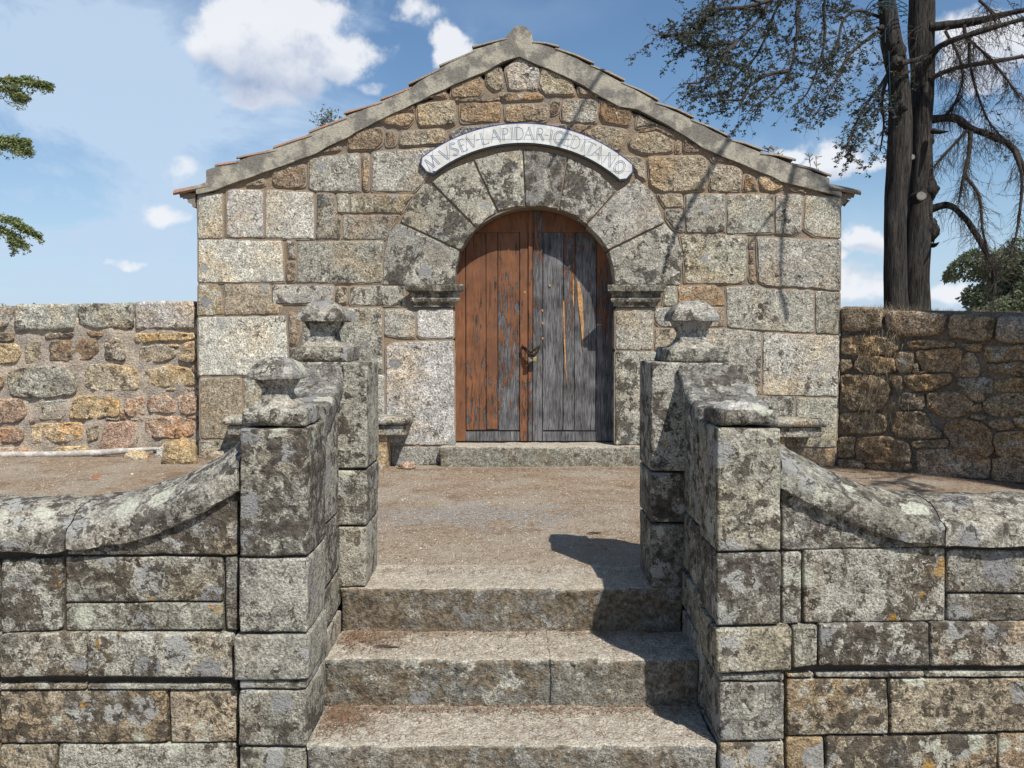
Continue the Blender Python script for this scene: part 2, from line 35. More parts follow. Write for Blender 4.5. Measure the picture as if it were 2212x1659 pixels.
RW = [('B3', [(0.045, 1.468), (0.385, 1.444), (0.418, 1.409), (0.422, 1.248), (0.312, 1.229), (0.115, 1.227), (0.052, 1.25)]), ('B3', [(0.43, 1.418), (0.648, 1.414), (0.931, 1.389), (0.936, 1.322), (0.911, 1.201), (0.736, 1.177), (0.57, 1.19), (0.435, 1.248)]), ('B3', [(0.945, 1.375), (1.271, 1.361), (1.3, 1.31), (1.28, 1.153), (1.158, 1.141), (0.959, 1.178), (0.945, 1.229)]), ('D3', [(1.307, 1.36), (1.528, 1.347), (1.536, 1.136), (1.422, 1.128), (1.291, 1.152)]), ('B2', [(0.625, 1.16), (0.896, 1.158), (1.008, 1.135), (1.001, 1.101), (0.738, 1.08), (0.623, 1.093)]), ('B1', [(1.024, 1.123), (1.204, 1.13), (1.194, 1.069), (1.135, 1.05)]), ('B1', [(0.694, 1.062), (1.046, 1.093), (1.066, 1.0), (1.029, 0.94), (1.021, 0.885), (0.743, 0.888), (0.721, 0.968)]), ('B1', [(1.1, 1.06), (1.154, 1.037), (1.189, 0.927), (1.191, 0.852), (1.039, 0.845), (1.035, 0.949)]), ('B2', [(0.54, 1.053), (0.681, 1.063), (0.685, 0.976), (0.662, 0.874), (0.566, 0.865), (0.517, 0.963)]), ('B2', [(0.67, 0.942), (0.709, 0.959), (0.721, 0.88), (0.672, 0.868)]), ('B3', [(0.05, 1.186), (0.312, 1.204), (0.486, 1.177), (0.564, 1.106), (0.515, 1.033), (0.317, 1.012), (0.192, 1.019), (0.064, 1.026)]), ('B2', [(0.056, 0.972), (0.157, 0.976), (0.16, 0.91), (0.123, 0.879), (0.059, 0.861)]), ('B3', [(0.173, 0.965), (0.246, 1.029), (0.404, 1.004), (0.506, 0.997), (0.545, 0.875), (0.391, 0.851), (0.232, 0.855), (0.177, 0.899)]), ('B2', [(0.608, 0.85), (0.983, 0.872), (0.985, 0.802), (0.829, 0.727), (0.666, 0.718), (0.601, 0.788)]), ('D2', [(1.03, 0.837), (1.271, 0.848), (1.288, 0.814), (1.291, 0.723), (1.14, 0.731), (1.028, 0.787)]), ('B3', [(1.204, 1.103), (1.535, 1.114), (1.538, 0.999), (1.23, 0.977)]), ('B2', [(1.227, 0.96), (1.539, 0.985), (1.542, 0.87), (1.321, 0.896), (1.273, 0.896)]), ('B3', [(1.301, 0.839), (1.543, 0.86), (1.546, 0.749), (1.362, 0.741), (1.299, 0.764)]), ('B3', [(0.055, 0.833), (0.259, 0.848), (0.409, 0.835), (0.497, 0.73), (0.466, 0.603), (0.381, 0.526), (0.15, 0.51), (0.062, 0.581)]), ('B1', [(0.789, 0.706), (1.064, 0.722), (1.152, 0.64), (1.145, 0.571), (1.04, 0.504), (0.914, 0.505), (0.792, 0.577)]), ('B2', [(1.079, 0.753), (1.224, 0.721), (1.227, 0.651), (1.159, 0.647), (1.079, 0.725)]), ('B1', [(1.235, 0.682), (1.362, 0.732), (1.547, 0.734), (1.553, 0.581), (1.368, 0.526), (1.273, 0.545), (1.208, 0.601)]), ('B1', [(1.136, 0.597), (1.203, 0.63), (1.208, 0.585), (1.145, 0.562)]), ('B1', [(1.129, 0.546), (1.26, 0.537), (1.252, 0.493), (1.12, 0.501)]), ('B2', [(0.051, 0.487), (0.329, 0.514), (0.445, 0.485), (0.473, 0.387), (0.422, 0.311), (0.118, 0.303), (0.057, 0.375)]), ('B1', [(0.545, 0.527), (0.787, 0.544), (0.829, 0.414), (0.92, 0.368), (0.903, 0.332), (0.627, 0.299), (0.498, 0.353), (0.539, 0.446)]), ('D2', [(0.583, 0.698), (0.774, 0.699), (0.778, 0.557), (0.574, 0.545)]), ('B1', [(0.947, 0.461), (1.071, 0.5), (1.223, 0.476), (1.291, 0.414), (1.31, 0.232), (1.232, 0.174), (1.001, 0.202), (0.99, 0.322), (0.934, 0.369)]), ('B2', [(1.272, 0.503), (1.405, 0.515), (1.472, 0.461), (1.328, 0.424), (1.274, 0.455)]), ('B2', [(1.31, 0.407), (1.557, 0.436), (1.565, 0.183), (1.415, 0.184), (1.322, 0.233)]), ('B2', [(1.433, 0.532), (1.554, 0.556), (1.557, 0.447), (1.478, 0.461)]), ('B1', [(0.037, 0.256), (0.196, 0.281), (0.2, 0.087), (0.042, 0.071)]), ('B0', [(0.21, 0.261), (0.474, 0.304), (0.657, 0.259), (0.678, 0.096), (0.599, 0.061), (0.251, 0.047), (0.211, 0.071)]), ('B1', [(0.677, 0.289), (0.975, 0.321), (0.986, 0.244), (0.687, 0.212)]), ('Y0', [(0.716, 0.202), (1.001, 0.235), (1.048, 0.207), (1.29, 0.192), (1.288, 0.02), (0.752, -0.041), (0.724, 0.07)]), ('B0', [(1.302, 0.191), (1.421, 0.205), (1.54, 0.156), (1.544, 0.017), (1.311, -0.007)]), ('B2', [(0.287, 0.042), (0.454, 0.068), (0.674, 0.082), (0.676, 0.024), (0.297, -0.022)]), ('B2', [(0.042, 0.059), (0.214, 0.067), (0.287, 0.042), (0.289, -0.023), (0.044, -0.031)]), ('B3', [(1.55, 0.173), (1.612, 0.188), (1.618, 0.018), (1.555, 0.01)]), ('B3', [(1.538, 1.355), (1.758, 1.343), (1.766, 1.116), (1.545, 1.122)]), ('B3', [(1.546, 1.106), (1.766, 1.1), (1.778, 0.753), (1.557, 0.751)]), ('B3', [(1.557, 0.735), (1.778, 0.745), (1.795, 0.215), (1.574, 0.2)]), ('B2', [(0.477, 0.851), (0.579, 0.845), (0.595, 0.717), (0.523, 0.74)]), ('B1', [(0.67, 0.87), (0.792, 0.9), (0.793, 0.869), (0.678, 0.863)])]
RWO = (2.97, 7.62)
RWU = (0.73994, -0.67267)
VERGE = [(-2.84, 2.539), (-2.754, 2.571), (-2.75, 2.679), (-2.458, 2.769), (-2.136, 2.879), (-1.806, 3.006), (-1.484, 3.155), (-1.163, 3.289), (-0.907, 3.414), (-0.627, 3.586), (-0.332, 3.737), (-0.069, 3.835), (-0.021, 3.893), (0.026, 3.944), (0.066, 3.956), (0.122, 3.939), (0.177, 3.897), (0.195, 3.809), (0.402, 3.742), (0.713, 3.594), (0.993, 3.445), (1.297, 3.281), (1.619, 3.124), (1.941, 2.958), (2.247, 2.832), (2.538, 2.729), (2.858, 2.606), (2.86, 2.499), (2.973, 2.484), (2.974, 2.441), (2.799, 2.492), (2.428, 2.579), (2.186, 2.69), (1.976, 2.769), (1.702, 2.887), (1.54, 2.998), (1.331, 3.116), (1.122, 3.221), (0.962, 3.241), (0.802, 3.336), (0.578, 3.461), (0.466, 3.516), (0.243, 3.609), (0.066, 3.684), (-0.085, 3.633), (-0.292, 3.528), (-0.596, 3.406), (-0.852, 3.281), (-1.221, 3.108), (-1.542, 2.943), (-1.816, 2.808), (-2.139, 2.698), (-2.656, 2.515), (-2.842, 2.468)]
TILES = [((-2.66, 2.713), (-2.466, 2.758), 0), ((-2.463, 2.777), (-2.136, 2.859), 0), ((-2.128, 2.872), (-1.806, 2.995), 0), ((-1.806, 3.01), (-1.492, 3.142), 0), ((-1.492, 3.171), (-1.171, 3.281), 0), ((-1.163, 3.293), (-0.907, 3.412), 0), ((-0.907, 3.434), (-0.627, 3.584), 0), ((-0.627, 3.594), (-0.336, 3.734), 0), ((-0.333, 3.757), (-0.064, 3.84), 0), ((0.195, 3.812), (0.405, 3.757), 1), ((0.405, 3.75), (0.717, 3.612), 1), ((0.718, 3.6), (0.993, 3.466), 1), ((0.993, 3.453), (1.3, 3.293), 1), ((1.301, 3.278), (1.622, 3.136), 1), ((1.622, 3.124), (1.941, 2.969), 1), ((1.941, 2.958), (2.247, 2.848), 1), ((2.247, 2.832), (2.537, 2.758), 1), ((2.538, 2.732), (2.861, 2.618), 1)]
SWL = [((-1.055, 0.591), (-1.051, 0.794)), ((-1.138, 0.539), (-1.134, 0.737)), ((-1.221, 0.492), (-1.216, 0.684)), ((-1.352, 0.436), (-1.347, 0.619)), ((-1.515, 0.386), (-1.51, 0.566)), ((-1.616, 0.367), (-1.611, 0.54)), ((-1.721, 0.357), (-1.716, 0.526))]
SWR = [((1.035, 0.605), (1.032, 0.798)), ((1.091, 0.576), (1.087, 0.755)), ((1.147, 0.548), (1.143, 0.718)), ((1.253, 0.49), (1.249, 0.662)), ((1.396, 0.436), (1.392, 0.598)), ((1.502, 0.4), (1.498, 0.566)), ((1.671, 0.38), (1.666, 0.537))]
PLANKS = [('stile', -0.537, -0.438, 0.173, 9.5), ('plank', -0.433, -0.245, 0.304, 8.5), ('plank', -0.241, -0.135, 0.311, 8), ('plank', -0.13, 0.07, 0.301, 5.5), ('stile', 0.075, 0.149, 0.173, 8), ('cover', 0.154, 0.193, 0.176, 7), ('stile', 0.198, 0.287, 0.173, 5.0), ('plank', 0.292, 0.481, 0.301, 0.3), ('plank', 0.486, 0.589, 0.301, 5.0), ('plank', 0.593, 0.791, 0.298, 2.2), ('stile', 0.795, 0.961, 0.173, 4.0)]
RAILS = [(-0.437, 0.286), (0.071, 0.176), (0.293, 0.286), (0.795, 0.176)]
SPL = [[(0.476, 1.534), (0.491, 1.504), (0.502, 1.142), (0.52, 0.717), (0.509, 0.808), (0.487, 1.142)], [(0.611, 1.714), (0.636, 1.684), (0.664, 1.534), (0.674, 1.293), (0.669, 1.043), (0.647, 1.293), (0.618, 1.534)], [(0.569, 1.744), (0.581, 1.714), (0.582, 1.444), (0.57, 1.534)]]
CHAIN = [(0.097, 1.104), (0.135, 1.089), (0.166, 1.066), (0.196, 1.059), (0.234, 1.089), (0.257, 1.104), (0.135, 1.051), (0.173, 1.036), (0.211, 1.028), (0.242, 1.013), (0.181, 0.945)]
STEML = [(4.04, 9.6, 6.662), (4.117, 9.6, 5.92), (4.231, 9.6, 4.982), (4.308, 9.6, 4.509), (4.386, 9.6, 4.129), (4.428, 9.6, 3.651), (4.424, 9.6, 3.074), (4.4, 9.6, 2.492), (4.423, 9.6, 1.791), (4.452, 9.6, 0.922)]
STEMR = [(4.808, 9.8, 6.776), (4.771, 9.8, 6.018), (4.724, 9.8, 5.061), (4.752, 9.8, 4.287), (4.759, 9.8, 3.702), (4.764, 9.8, 3.113), (4.769, 9.8, 2.519), (4.764, 9.8, 2.122), (4.761, 9.8, 1.804), (4.778, 9.8, 0.916)]
LIVE = [[(3.937, 9.4, 5.705), (3.31, 9.263, 5.226), (2.791, 9.125, 4.794), (2.658, 8.988, 4.593), (2.344, 8.85, 4.251), (2.217, 8.713, 4.114), (2.059, 8.575, 3.874), (1.886, 8.438, 3.726), (1.698, 8.3, 3.668)], [(2.723, 8.9, 4.706), (2.417, 8.8, 4.594), (2.081, 8.7, 4.52), (1.897, 8.6, 4.323), (1.715, 8.5, 4.217), (1.466, 8.4, 4.173)], [(4.04, 9.5, 5.676), (3.453, 9.383, 5.183), (2.951, 9.267, 4.85), (2.748, 9.15, 4.43), (2.585, 9.033, 4.147), (2.349, 8.917, 3.907), (2.247, 8.8, 3.654)], [(4.081, 9.5, 5.618), (3.538, 9.35, 5.188), (3.122, 9.2, 4.824), (3.041, 9.05, 4.395), (2.923, 8.9, 3.976), (2.694, 8.75, 3.694), (2.433, 8.6, 3.509)], [(4.104, 9.5, 5.522), (3.662, 9.417, 5.197), (3.431, 9.333, 4.877), (3.418, 9.25, 4.503), (3.336, 9.167, 4.153), (3.179, 9.083, 3.808), (3.001, 9.0, 3.635)], [(4.19, 9.6, 4.658), (3.903, 9.48, 4.45), (3.7, 9.36, 4.254), (3.579, 9.24, 4.044), (3.422, 9.12, 3.819), (3.249, 9.0, 3.56)], [(4.264, 9.6, 4.155), (4.132, 9.52, 3.973), (4.001, 9.44, 3.833), (3.835, 9.36, 3.578), (3.728, 9.28, 3.365), (3.66, 9.2, 3.212)], [(4.264, 9.6, 4.135), (4.254, 9.7, 3.906), (4.326, 9.8, 3.649), (4.336, 9.9, 3.366)], [(4.23, 9.7, 4.823), (3.904, 9.6, 4.864), (3.706, 9.5, 4.71), (3.595, 9.4, 4.403), (3.348, 9.3, 4.101)], [(2.357, 8.9, 4.268), (2.146, 8.8, 4.216), (1.976, 8.7, 4.163), (1.844, 8.6, 4.2)], [(2.923, 8.9, 3.976), (2.669, 8.8, 3.908), (2.457, 8.7, 3.769), (2.341, 8.6, 3.598), (2.063, 8.5, 3.57)], [(2.662, 9.0, 4.598), (2.536, 8.9, 4.706), (2.231, 8.8, 4.702), (2.025, 8.7, 4.591), (1.914, 8.6, 4.394)]]
BARE = [(0.05, [(4.779, 9.7, 4.716), (5.179, 9.575, 4.727), (5.395, 9.45, 4.746), (5.626, 9.325, 4.763), (6.082, 9.2, 4.788)]), (0.045, [(4.77, 9.7, 4.333), (4.794, 9.56, 4.42), (4.836, 9.42, 4.447), (5.024, 9.28, 4.49), (5.518, 9.14, 4.603), (5.951, 9.0, 4.674)]), (0.035, [(4.795, 9.7, 4.14), (4.931, 9.625, 4.194), (5.085, 9.55, 4.227), (5.735, 9.475, 4.316), (6.044, 9.4, 4.347)]), (0.022, [(5.063, 9.5, 4.662), (5.079, 9.45, 4.513), (5.286, 9.4, 4.291), (5.455, 9.35, 4.052), (5.593, 9.3, 3.824)]), (0.05, [(4.858, 9.8, 3.702), (5.093, 9.717, 3.7), (5.248, 9.633, 3.563), (5.458, 9.55, 3.447), (5.626, 9.467, 3.314), (5.723, 9.383, 3.05), (5.854, 9.3, 2.64)]), (0.03, [(5.231, 9.6, 3.517), (5.202, 9.567, 3.259), (5.133, 9.533, 3.003), (5.066, 9.5, 2.709)]), (0.022, [(5.162, 9.55, 3.006), (5.297, 9.5, 2.767), (5.32, 9.45, 2.376), (5.379, 9.4, 2.083)]), (0.02, [(5.192, 9.6, 3.536), (4.972, 9.65, 3.277), (4.864, 9.7, 3.132)]), (0.022, [(5.607, 9.4, 3.28), (5.694, 9.367, 2.934), (5.637, 9.333, 2.362), (5.55, 9.3, 2.074)]), (0.045, [(4.889, 9.8, 2.668), (5.073, 9.733, 2.707), (5.22, 9.667, 2.56), (5.328, 9.6, 2.356), (5.415, 9.533, 2.135), (5.46, 9.467, 1.955), (5.451, 9.4, 1.662)]), (0.018, [(5.058, 9.9, 4.75), (5.21, 9.867, 4.445), (5.241, 9.833, 4.142), (5.114, 9.8, 3.819)]), (0.018, [(5.251, 9.7, 4.639), (5.212, 9.65, 4.374), (5.275, 9.6, 3.995), (5.394, 9.55, 3.638), (5.526, 9.5, 3.435)]), (0.014, [(5.281, 9.9, 4.004), (5.185, 9.9, 3.886), (5.068, 9.9, 3.767)]), (0.02, [(5.171, 9.4, 4.903), (5.26, 9.35, 4.773), (5.291, 9.3, 4.681)])]
FROND = [[(-7.687, 9.2, 4.087), (-6.581, 9.2, 4.037), (-5.777, 9.2, 3.988), (-5.374, 9.2, 3.978), (-5.213, 9.2, 3.953), (-5.073, 9.2, 3.919)], [(-7.697, 9.2, 3.889), (-6.334, 9.2, 3.914), (-5.579, 9.2, 3.889), (-5.439, 9.2, 3.84), (-5.355, 9.2, 3.805)], [(-7.845, 9.35, 3.479), (-6.459, 9.35, 3.428), (-5.792, 9.35, 3.398), (-5.598, 9.35, 3.358), (-5.412, 9.35, 3.363)], [(-7.755, 9.35, 3.226), (-6.463, 9.35, 3.327), (-5.691, 9.35, 3.327), (-5.517, 9.35, 3.302), (-5.395, 9.35, 3.251)], [(-7.635, 9.05, 2.569), (-6.285, 9.05, 2.544), (-5.536, 9.05, 2.479), (-5.358, 9.05, 2.415), (-5.143, 9.05, 2.281)], [(-7.642, 9.05, 2.42), (-6.292, 9.05, 2.37), (-5.541, 9.05, 2.345), (-5.424, 9.05, 2.261), (-5.306, 9.05, 2.191)]]
SHLIMB = [(0.022, [(1.995, 5.905, 6.415), (1.845, 5.981, 6.092), (1.631, 6.057, 5.708), (1.418, 6.133, 5.281), (1.203, 6.21, 4.873)]), (0.026, [(3.263, 5.753, 6.044), (3.043, 5.842, 5.658), (2.762, 5.93, 5.147), (2.48, 6.019, 4.593), (2.31, 6.108, 4.078)]), (0.022, [(3.633, 5.905, 5.352), (3.529, 5.943, 5.065), (3.47, 5.981, 4.653), (3.433, 6.019, 4.134), (3.478, 6.057, 3.738)]), (0.012, [(3.481, 5.956, 4.942), (3.305, 6.007, 4.696), (3.088, 6.057, 4.366)])]
CLOUD = [((-0.2639, 0.9097, 0.3206), 0.0696, 0.0447, 1.15), ((-0.2313, 0.9097, 0.3448), 0.0546, 0.0298, 1.0), ((-0.3086, 0.9016, 0.3032), 0.0468, 0.0222, 1.0), ((-0.2059, 0.9275, 0.3119), 0.0558, 0.0279, 1.0), ((-0.2559, 0.9235, 0.2858), 0.0607, 0.0303, 0.9), ((-0.1853, 0.9373, 0.2951), 0.0282, 0.0231, 0.9), ((-0.1589, 0.9474, 0.2779), 0.0364, 0.0156, 0.65), ((-0.2768, 0.9241, 0.2636), 0.0608, 0.0203, 0.75), ((-0.0754, 0.9444, 0.3201), 0.0232, 0.0196, 1.1), ((-0.0551, 0.9494, 0.3091), 0.026, 0.0208, 0.8), ((-0.1095, 0.9291, 0.3532), 0.0304, 0.0132, 0.6), ((-0.3819, 0.9137, 0.1392), 0.0278, 0.0172, 0.68), ((-0.3545, 0.9171, 0.1822), 0.0253, 0.0142, 0.55), ((-0.4338, 0.8976, 0.0786), 0.0169, 0.007, 0.55), ((-0.4155, 0.9063, 0.0773), 0.0171, 0.007, 0.55), ((0.3097, 0.9282, 0.2061), 0.0215, 0.0153, 1.15), ((0.3507, 0.9171, 0.1897), 0.0278, 0.0192, 1.0), ((0.3753, 0.9089, 0.1821), 0.0251, 0.008, 0.6), ((0.3921, 0.9143, 0.1017), 0.0279, 0.0152, 0.85), ((0.3792, 0.9235, 0.0584), 0.0257, 0.0174, 0.8), ((0.4032, 0.9135, 0.0537), 0.0305, 0.0173, 0.75), ((0.3715, 0.9248, 0.0825), 0.0123, 0.0092, 0.8), ((0.4783, 0.8269, 0.2958), 0.0497, 0.0271, 1.1), ((0.463, 0.8428, 0.2744), 0.0369, 0.0184, 0.8), ((0.4567, 0.8886, 0.0424), 0.0297, 0.0124, 0.7), ((0.4807, 0.8402, 0.251), 0.0276, 0.0138, 0.5)]
UNDER = [((-0.2826, 0.9191, 0.2746), 0.0504, 0.0232, 1.1), ((-0.3158, 0.9064, 0.2805), 0.0298, 0.0159, 0.9), ((-0.2477, 0.9297, 0.2727), 0.0459, 0.0183, 1.0), ((-0.2031, 0.9361, 0.2872), 0.0308, 0.0133, 0.7), ((-0.2728, 0.9133, 0.3023), 0.03, 0.011, 0.6), ((0.3928, 0.9152, 0.0902), 0.0254, 0.0061, 0.5), ((0.4773, 0.8355, 0.2721), 0.0412, 0.0137, 0.7), ((0.3563, 0.9177, 0.1758), 0.0253, 0.0071, 0.5)]
HAZE = [((-0.4558, 0.8667, 0.2028), 0.2003, 0.1526, 0.75), ((-0.4759, 0.8322, 0.2844), 0.1365, 0.0682, 0.5), ((-0.4056, 0.9082, 0.1035), 0.1308, 0.0604, 0.35), ((-0.2422, 0.9447, 0.221), 0.1299, 0.0312, 0.4), ((0.2809, 0.9378, 0.2042), 0.093, 0.0181, 0.35), ((-0.0031, 0.9334, 0.3588), 0.0916, 0.0204, 0.12), ((0.4277, 0.9017, 0.063), 0.1503, 0.0701, 0.3)]

# ------------------------------------------------------------------ node helper
class NT:
    def __init__(s, nt): s.nt = nt; s.L = nt.links
    def new(s, t, **k):
        n = s.nt.nodes.new(t)
        for a, b in k.items(): setattr(n, a, b)
        return n
    def put(s, inp, v):
        if isinstance(v, bpy.types.NodeSocket): s.L.new(v, inp)
        else:
            if hasattr(inp.default_value, '__len__') and not hasattr(v, '__len__'): v = [v]*len(inp.default_value)
            if hasattr(inp.default_value, '__len__') and len(inp.default_value) == 4 and len(v) == 3: v = tuple(v)+(1,)
            inp.default_value = v
    def math(s, op, a, b=0., c=0., clamp=False):
        n = s.new('ShaderNodeMath', operation=op, use_clamp=clamp); s.put(n.inputs[0], a); s.put(n.inputs[1], b)
        if op in ('MULTIPLY_ADD',): s.put(n.inputs[2], c)
        return n.outputs[0]
    def vmath(s, op, a, b=(0, 0, 0)):
        n = s.new('ShaderNodeVectorMath', operation=op); s.put(n.inputs[0], a)
        if op == 'SCALE': s.put(n.inputs[3], b)
        else: s.put(n.inputs[1], b)
        return n.outputs['Value'] if op in ('LENGTH', 'DOT_PRODUCT') else n.outputs[0]
    def rng(s, v, a, b, c=0., d=1., smooth=False):
        n = s.new('ShaderNodeMapRange'); n.interpolation_type = 'SMOOTHSTEP' if smooth else 'LINEAR'
        for i, x in enumerate((v, a, b, c, d)): s.put(n.inputs[i], x)
        return n.outputs[0]
    def noise(s, vec, scale, detail=3., rough=.55, dist=0.):
        n = s.new('ShaderNodeTexNoise'); s.put(n.inputs['Vector'], vec); n.inputs['Scale'].default_value = scale
        n.inputs['Detail'].default_value = detail; n.inputs['Roughness'].default_value = rough; n.inputs['Distortion'].default_value = dist
        return n.outputs['Fac']
    def noisec(s, vec, scale, detail=3.):
        n = s.new('ShaderNodeTexNoise'); s.put(n.inputs['Vector'], vec); n.inputs['Scale'].default_value = scale
        n.inputs['Detail'].default_value = detail
        return n.outputs['Color']
    def voro(s, vec, scale, rnd=1., feature='F1'):
        n = s.new('ShaderNodeTexVoronoi', feature=feature); s.put(n.inputs['Vector'], vec); n.inputs['Scale'].default_value = scale
        n.inputs['Randomness'].default_value = rnd
        return n
    def mix(s, f, a, b, mode='MIX'):
        n = s.new('ShaderNodeMix', data_type='RGBA', blend_type=mode); s.put(n.inputs['Factor'], f)
        s.put(n.inputs[6], a); s.put(n.inputs[7], b); return n.outputs[2]
    def scale(s, c, v): return s.vmath('SCALE', c, v)

def material(name, rough=.9, spec=.25):
    m = bpy.data.materials.new(name); m.use_nodes = True; nt = m.node_tree; b = nt.nodes['Principled BSDF']
    b.inputs['Roughness'].default_value = rough; b.inputs['Specular IOR Level'].default_value = spec
    return m, NT(nt), b
def finish(n, b, c, h=None, dist=.01, strength=1.):
    n.put(b.inputs['Base Color'], c)
    if h is not None:
        bp = n.new('ShaderNodeBump'); bp.inputs['Distance'].default_value = dist; bp.inputs['Strength'].default_value = strength
        n.put(bp.inputs['Height'], h); n.L.new(bp.outputs[0], b.inputs['Normal'])

def stone_mat(name, grain=95, contrast=1., pale=.35, green=.0, ochre=.0, discs=.0, dark_col=(.042, .037, .030), dark_scale=9., warm=.5, bump=.012, soil=0., rugged=0., tint=1., mottle=0., dust=0., pale_scale=11.):
    m, n, b = material(name, .92, .18)
    g = n.new('ShaderNodeNewGeometry'); oi = n.new('ShaderNodeObjectInfo')
    P = g.outputs['Position']; base = oi.outputs['Color']; amt = oi.outputs['Alpha']; rnd = oi.outputs['Random']
    off = n.vmath('ADD', P, n.vmath('SCALE', (1.7, 3.1, 2.3), n.math('MULTIPLY', rnd, 9.)))
    # grain
    s1 = n.noise(P, grain, 2, .7); s2 = n.noise(off, grain*.36, 3, .6); s3 = n.noise(off, 7, 5, .6); s4 = n.noise(off, 2.2, 3, .5)
    f1 = n.rng(s1, .33, .67, 1-.50*contrast, 1+.46*contrast); f2 = n.rng(s2, .3, .7, 1-.22*contrast, 1+.24*contrast)
    f3 = n.rng(s3, .3, .7, .78, 1.2)
    c = n.scale(base, n.math('MULTIPLY', n.math('MULTIPLY', f1, f2), n.math('MULTIPLY', f3, tint)))
    mo = n.noise(off, 26, 5, .72)
    if mottle: c = n.scale(c, n.rng(mo, .36, .64, 1-mottle, 1+mottle*.45))
    # quartz / mica flecks
    fl = n.voro(P, grain*1.25); fk = n.rng(fl.outputs['Distance'], .0, .25, 1, 0); fr_ = n.new('ShaderNodeSeparateColor'); n.put(fr_.inputs[0], fl.outputs['Color'])
    c = n.mix(n.math('MULTIPLY', n.math('GREATER_THAN', fr_.outputs[0], .72), n.math('MULTIPLY', fk, .8)), c, (.55, .53, .49))
    c = n.mix(n.math('MULTIPLY', n.math('LESS_THAN', fr_.outputs[0], .22), n.math('MULTIPLY', fk, .85)), c, (.06, .052, .045))
    # iron warmth
    c = n.mix(n.math('MULTIPLY', n.rng(s4, .45, .68, 0, 1, True), warm), c, n.mix(1., c, (1.12, .88, .62), 'MULTIPLY'))
    warp = n.vmath('ADD', off, n.scale(n.vmath('SUBTRACT', n.noisec(off, 22, 2), (.5, .5, .5)), .09))
    wp2 = n.vmath('ADD', P, n.scale(n.vmath('SUBTRACT', n.noisec(P, 30, 2), (.5, .5, .5)), .05))
    hs = []
    if pale:
        k = n.noise(warp, pale_scale, 5, .72); th = n.math('ADD', 1-pale, n.rng(rnd, 0, 1, -.30, .30))
        f = n.rng(n.math('SUBTRACT', k, n.math('MULTIPLY', th, .2)), .42, .47, 0, 1, True)
        c = n.mix(n.math('MULTIPLY', f, n.rng(mo, .38, .55, .35, .88)), c, n.scale(n.mix(0., (.47*tint, .45*tint, .385*tint), (0, 0, 0)), f1))
        hs.append(n.math('MULTIPLY', f, .25))
    if discs:
        v = n.voro(wp2, 7.5); cs = n.new('ShaderNodeSeparateColor'); n.put(cs.inputs[0], v.outputs['Color'])
        rad = n.math('MULTIPLY', cs.outputs[1], .52)
        f = n.math('MULTIPLY', n.rng(n.math('SUBTRACT', v.outputs['Distance'], rad), -.03, .03, 1, 0, True), n.math('LESS_THAN', cs.outputs[0], discs))
        dc = n.mix(cs.outputs[2], (.20, .20, .205), (.34, .34, .32))
        c = n.mix(n.math('MULTIPLY', f, .85), c, n.scale(dc, n.rng(s1, .3, .7, .82, 1.14)))
        hs.append(n.math('MULTIPLY', f, .3))
    # black crust lichen, amount from the stone itself
    k = n.noise(warp, dark_scale, 6, .74); th = n.rng(amt, 0, 1, .655, .415)
    k2 = n.noise(off, 2.6, 2, .5)
    th = n.math('SUBTRACT', th, n.rng(k2, .3, .7, -.06, .06))
    f = n.rng(n.math('SUBTRACT', k, th), -.003, .010, 0, 1, True)
    dk = n.mix(n.rng(n.noise(P, 40, 3), .4, .6), dark_col, tuple(v*2.6 for v in dark_col))
    f = n.math('MULTIPLY', f, n.rng(mo, .60, .66, 1, .3))
    c = n.mix(n.math('MULTIPLY', f, .93), c, dk)
    hs.append(n.math('MULTIPLY', f, .45))
    if green:
        v = n.voro(wp2, 7.5); cs = n.new('ShaderNodeSeparateColor'); n.put(cs.inputs[0], v.outputs['Color'])
        rad = n.math('MULTIPLY', cs.outputs[2], .40)
        f = n.math('MULTIPLY', n.rng(n.math('SUBTRACT', v.outputs['Distance'], rad), -.05, .05, 1, 0, True), n.math('LESS_THAN', cs.outputs[1], green))
        f = n.math('MULTIPLY', f, n.rng(n.noise(P, 70, 3, .7), .36, .52, .25, 1))
        c = n.mix(f, c, n.scale(n.mix(0., (.43, .435, .355), (0, 0, 0)), n.rng(s1, .3, .7, .7, 1.2)))
        hs.append(f)
        k = n.noise(n.vmath('ADD', warp, (5, 1, 9)), 5.5, 5, .74); f = n.rng(k, .60, .66, 0, .8, True)
        c = n.mix(f, c, n.scale(n.mix(0., (.46, .46, .38), (0, 0, 0)), n.rng(s1, .3, .7, .7, 1.2))); hs.append(n.math('MULTIPLY', f, .6))
    if ochre:
        k = n.noise(n.vmath('ADD', warp, (9, 4, 2)), 3.4, 5, .72); f = n.rng(k, .72-ochre*.16, .76-ochre*.16, 0, .85, True)
        c = n.mix(n.math('MULTIPLY', f, n.rng(s2, .3, .6, .4, 1)), c, (.36, .20, .035))
    if soil:
        k = n.noise(P, 2.3, 6, .6); f = n.rng(k, .42, .62, 0, soil, True)
        c = n.mix(f, c, n.scale(n.mix(0., (.30, .215, .14), (0, 0, 0)), f1))
    if dust:
        nz = n.new('ShaderNodeSeparateXYZ'); n.put(nz.inputs[0], g.outputs['True Normal'])
        f = n.math('MULTIPLY', n.rng(nz.outputs[2], .55, .95, 0, dust, True), n.rng(mo, .34, .6, .5, 1))
        c = n.mix(f, c, n.scale(n.mix(s4, (.47, .41, .325), (.43, .395, .34)), f1))
    h = n.math('ADD', n.math('MULTIPLY', s1, .55), n.math('MULTIPLY', s2, .9))
    h = n.math('ADD', h, n.math('MULTIPLY', n.noise(off, 11, 4, .62), .5+rugged*3))
    finish(n, b, c, h, bump)
    return m

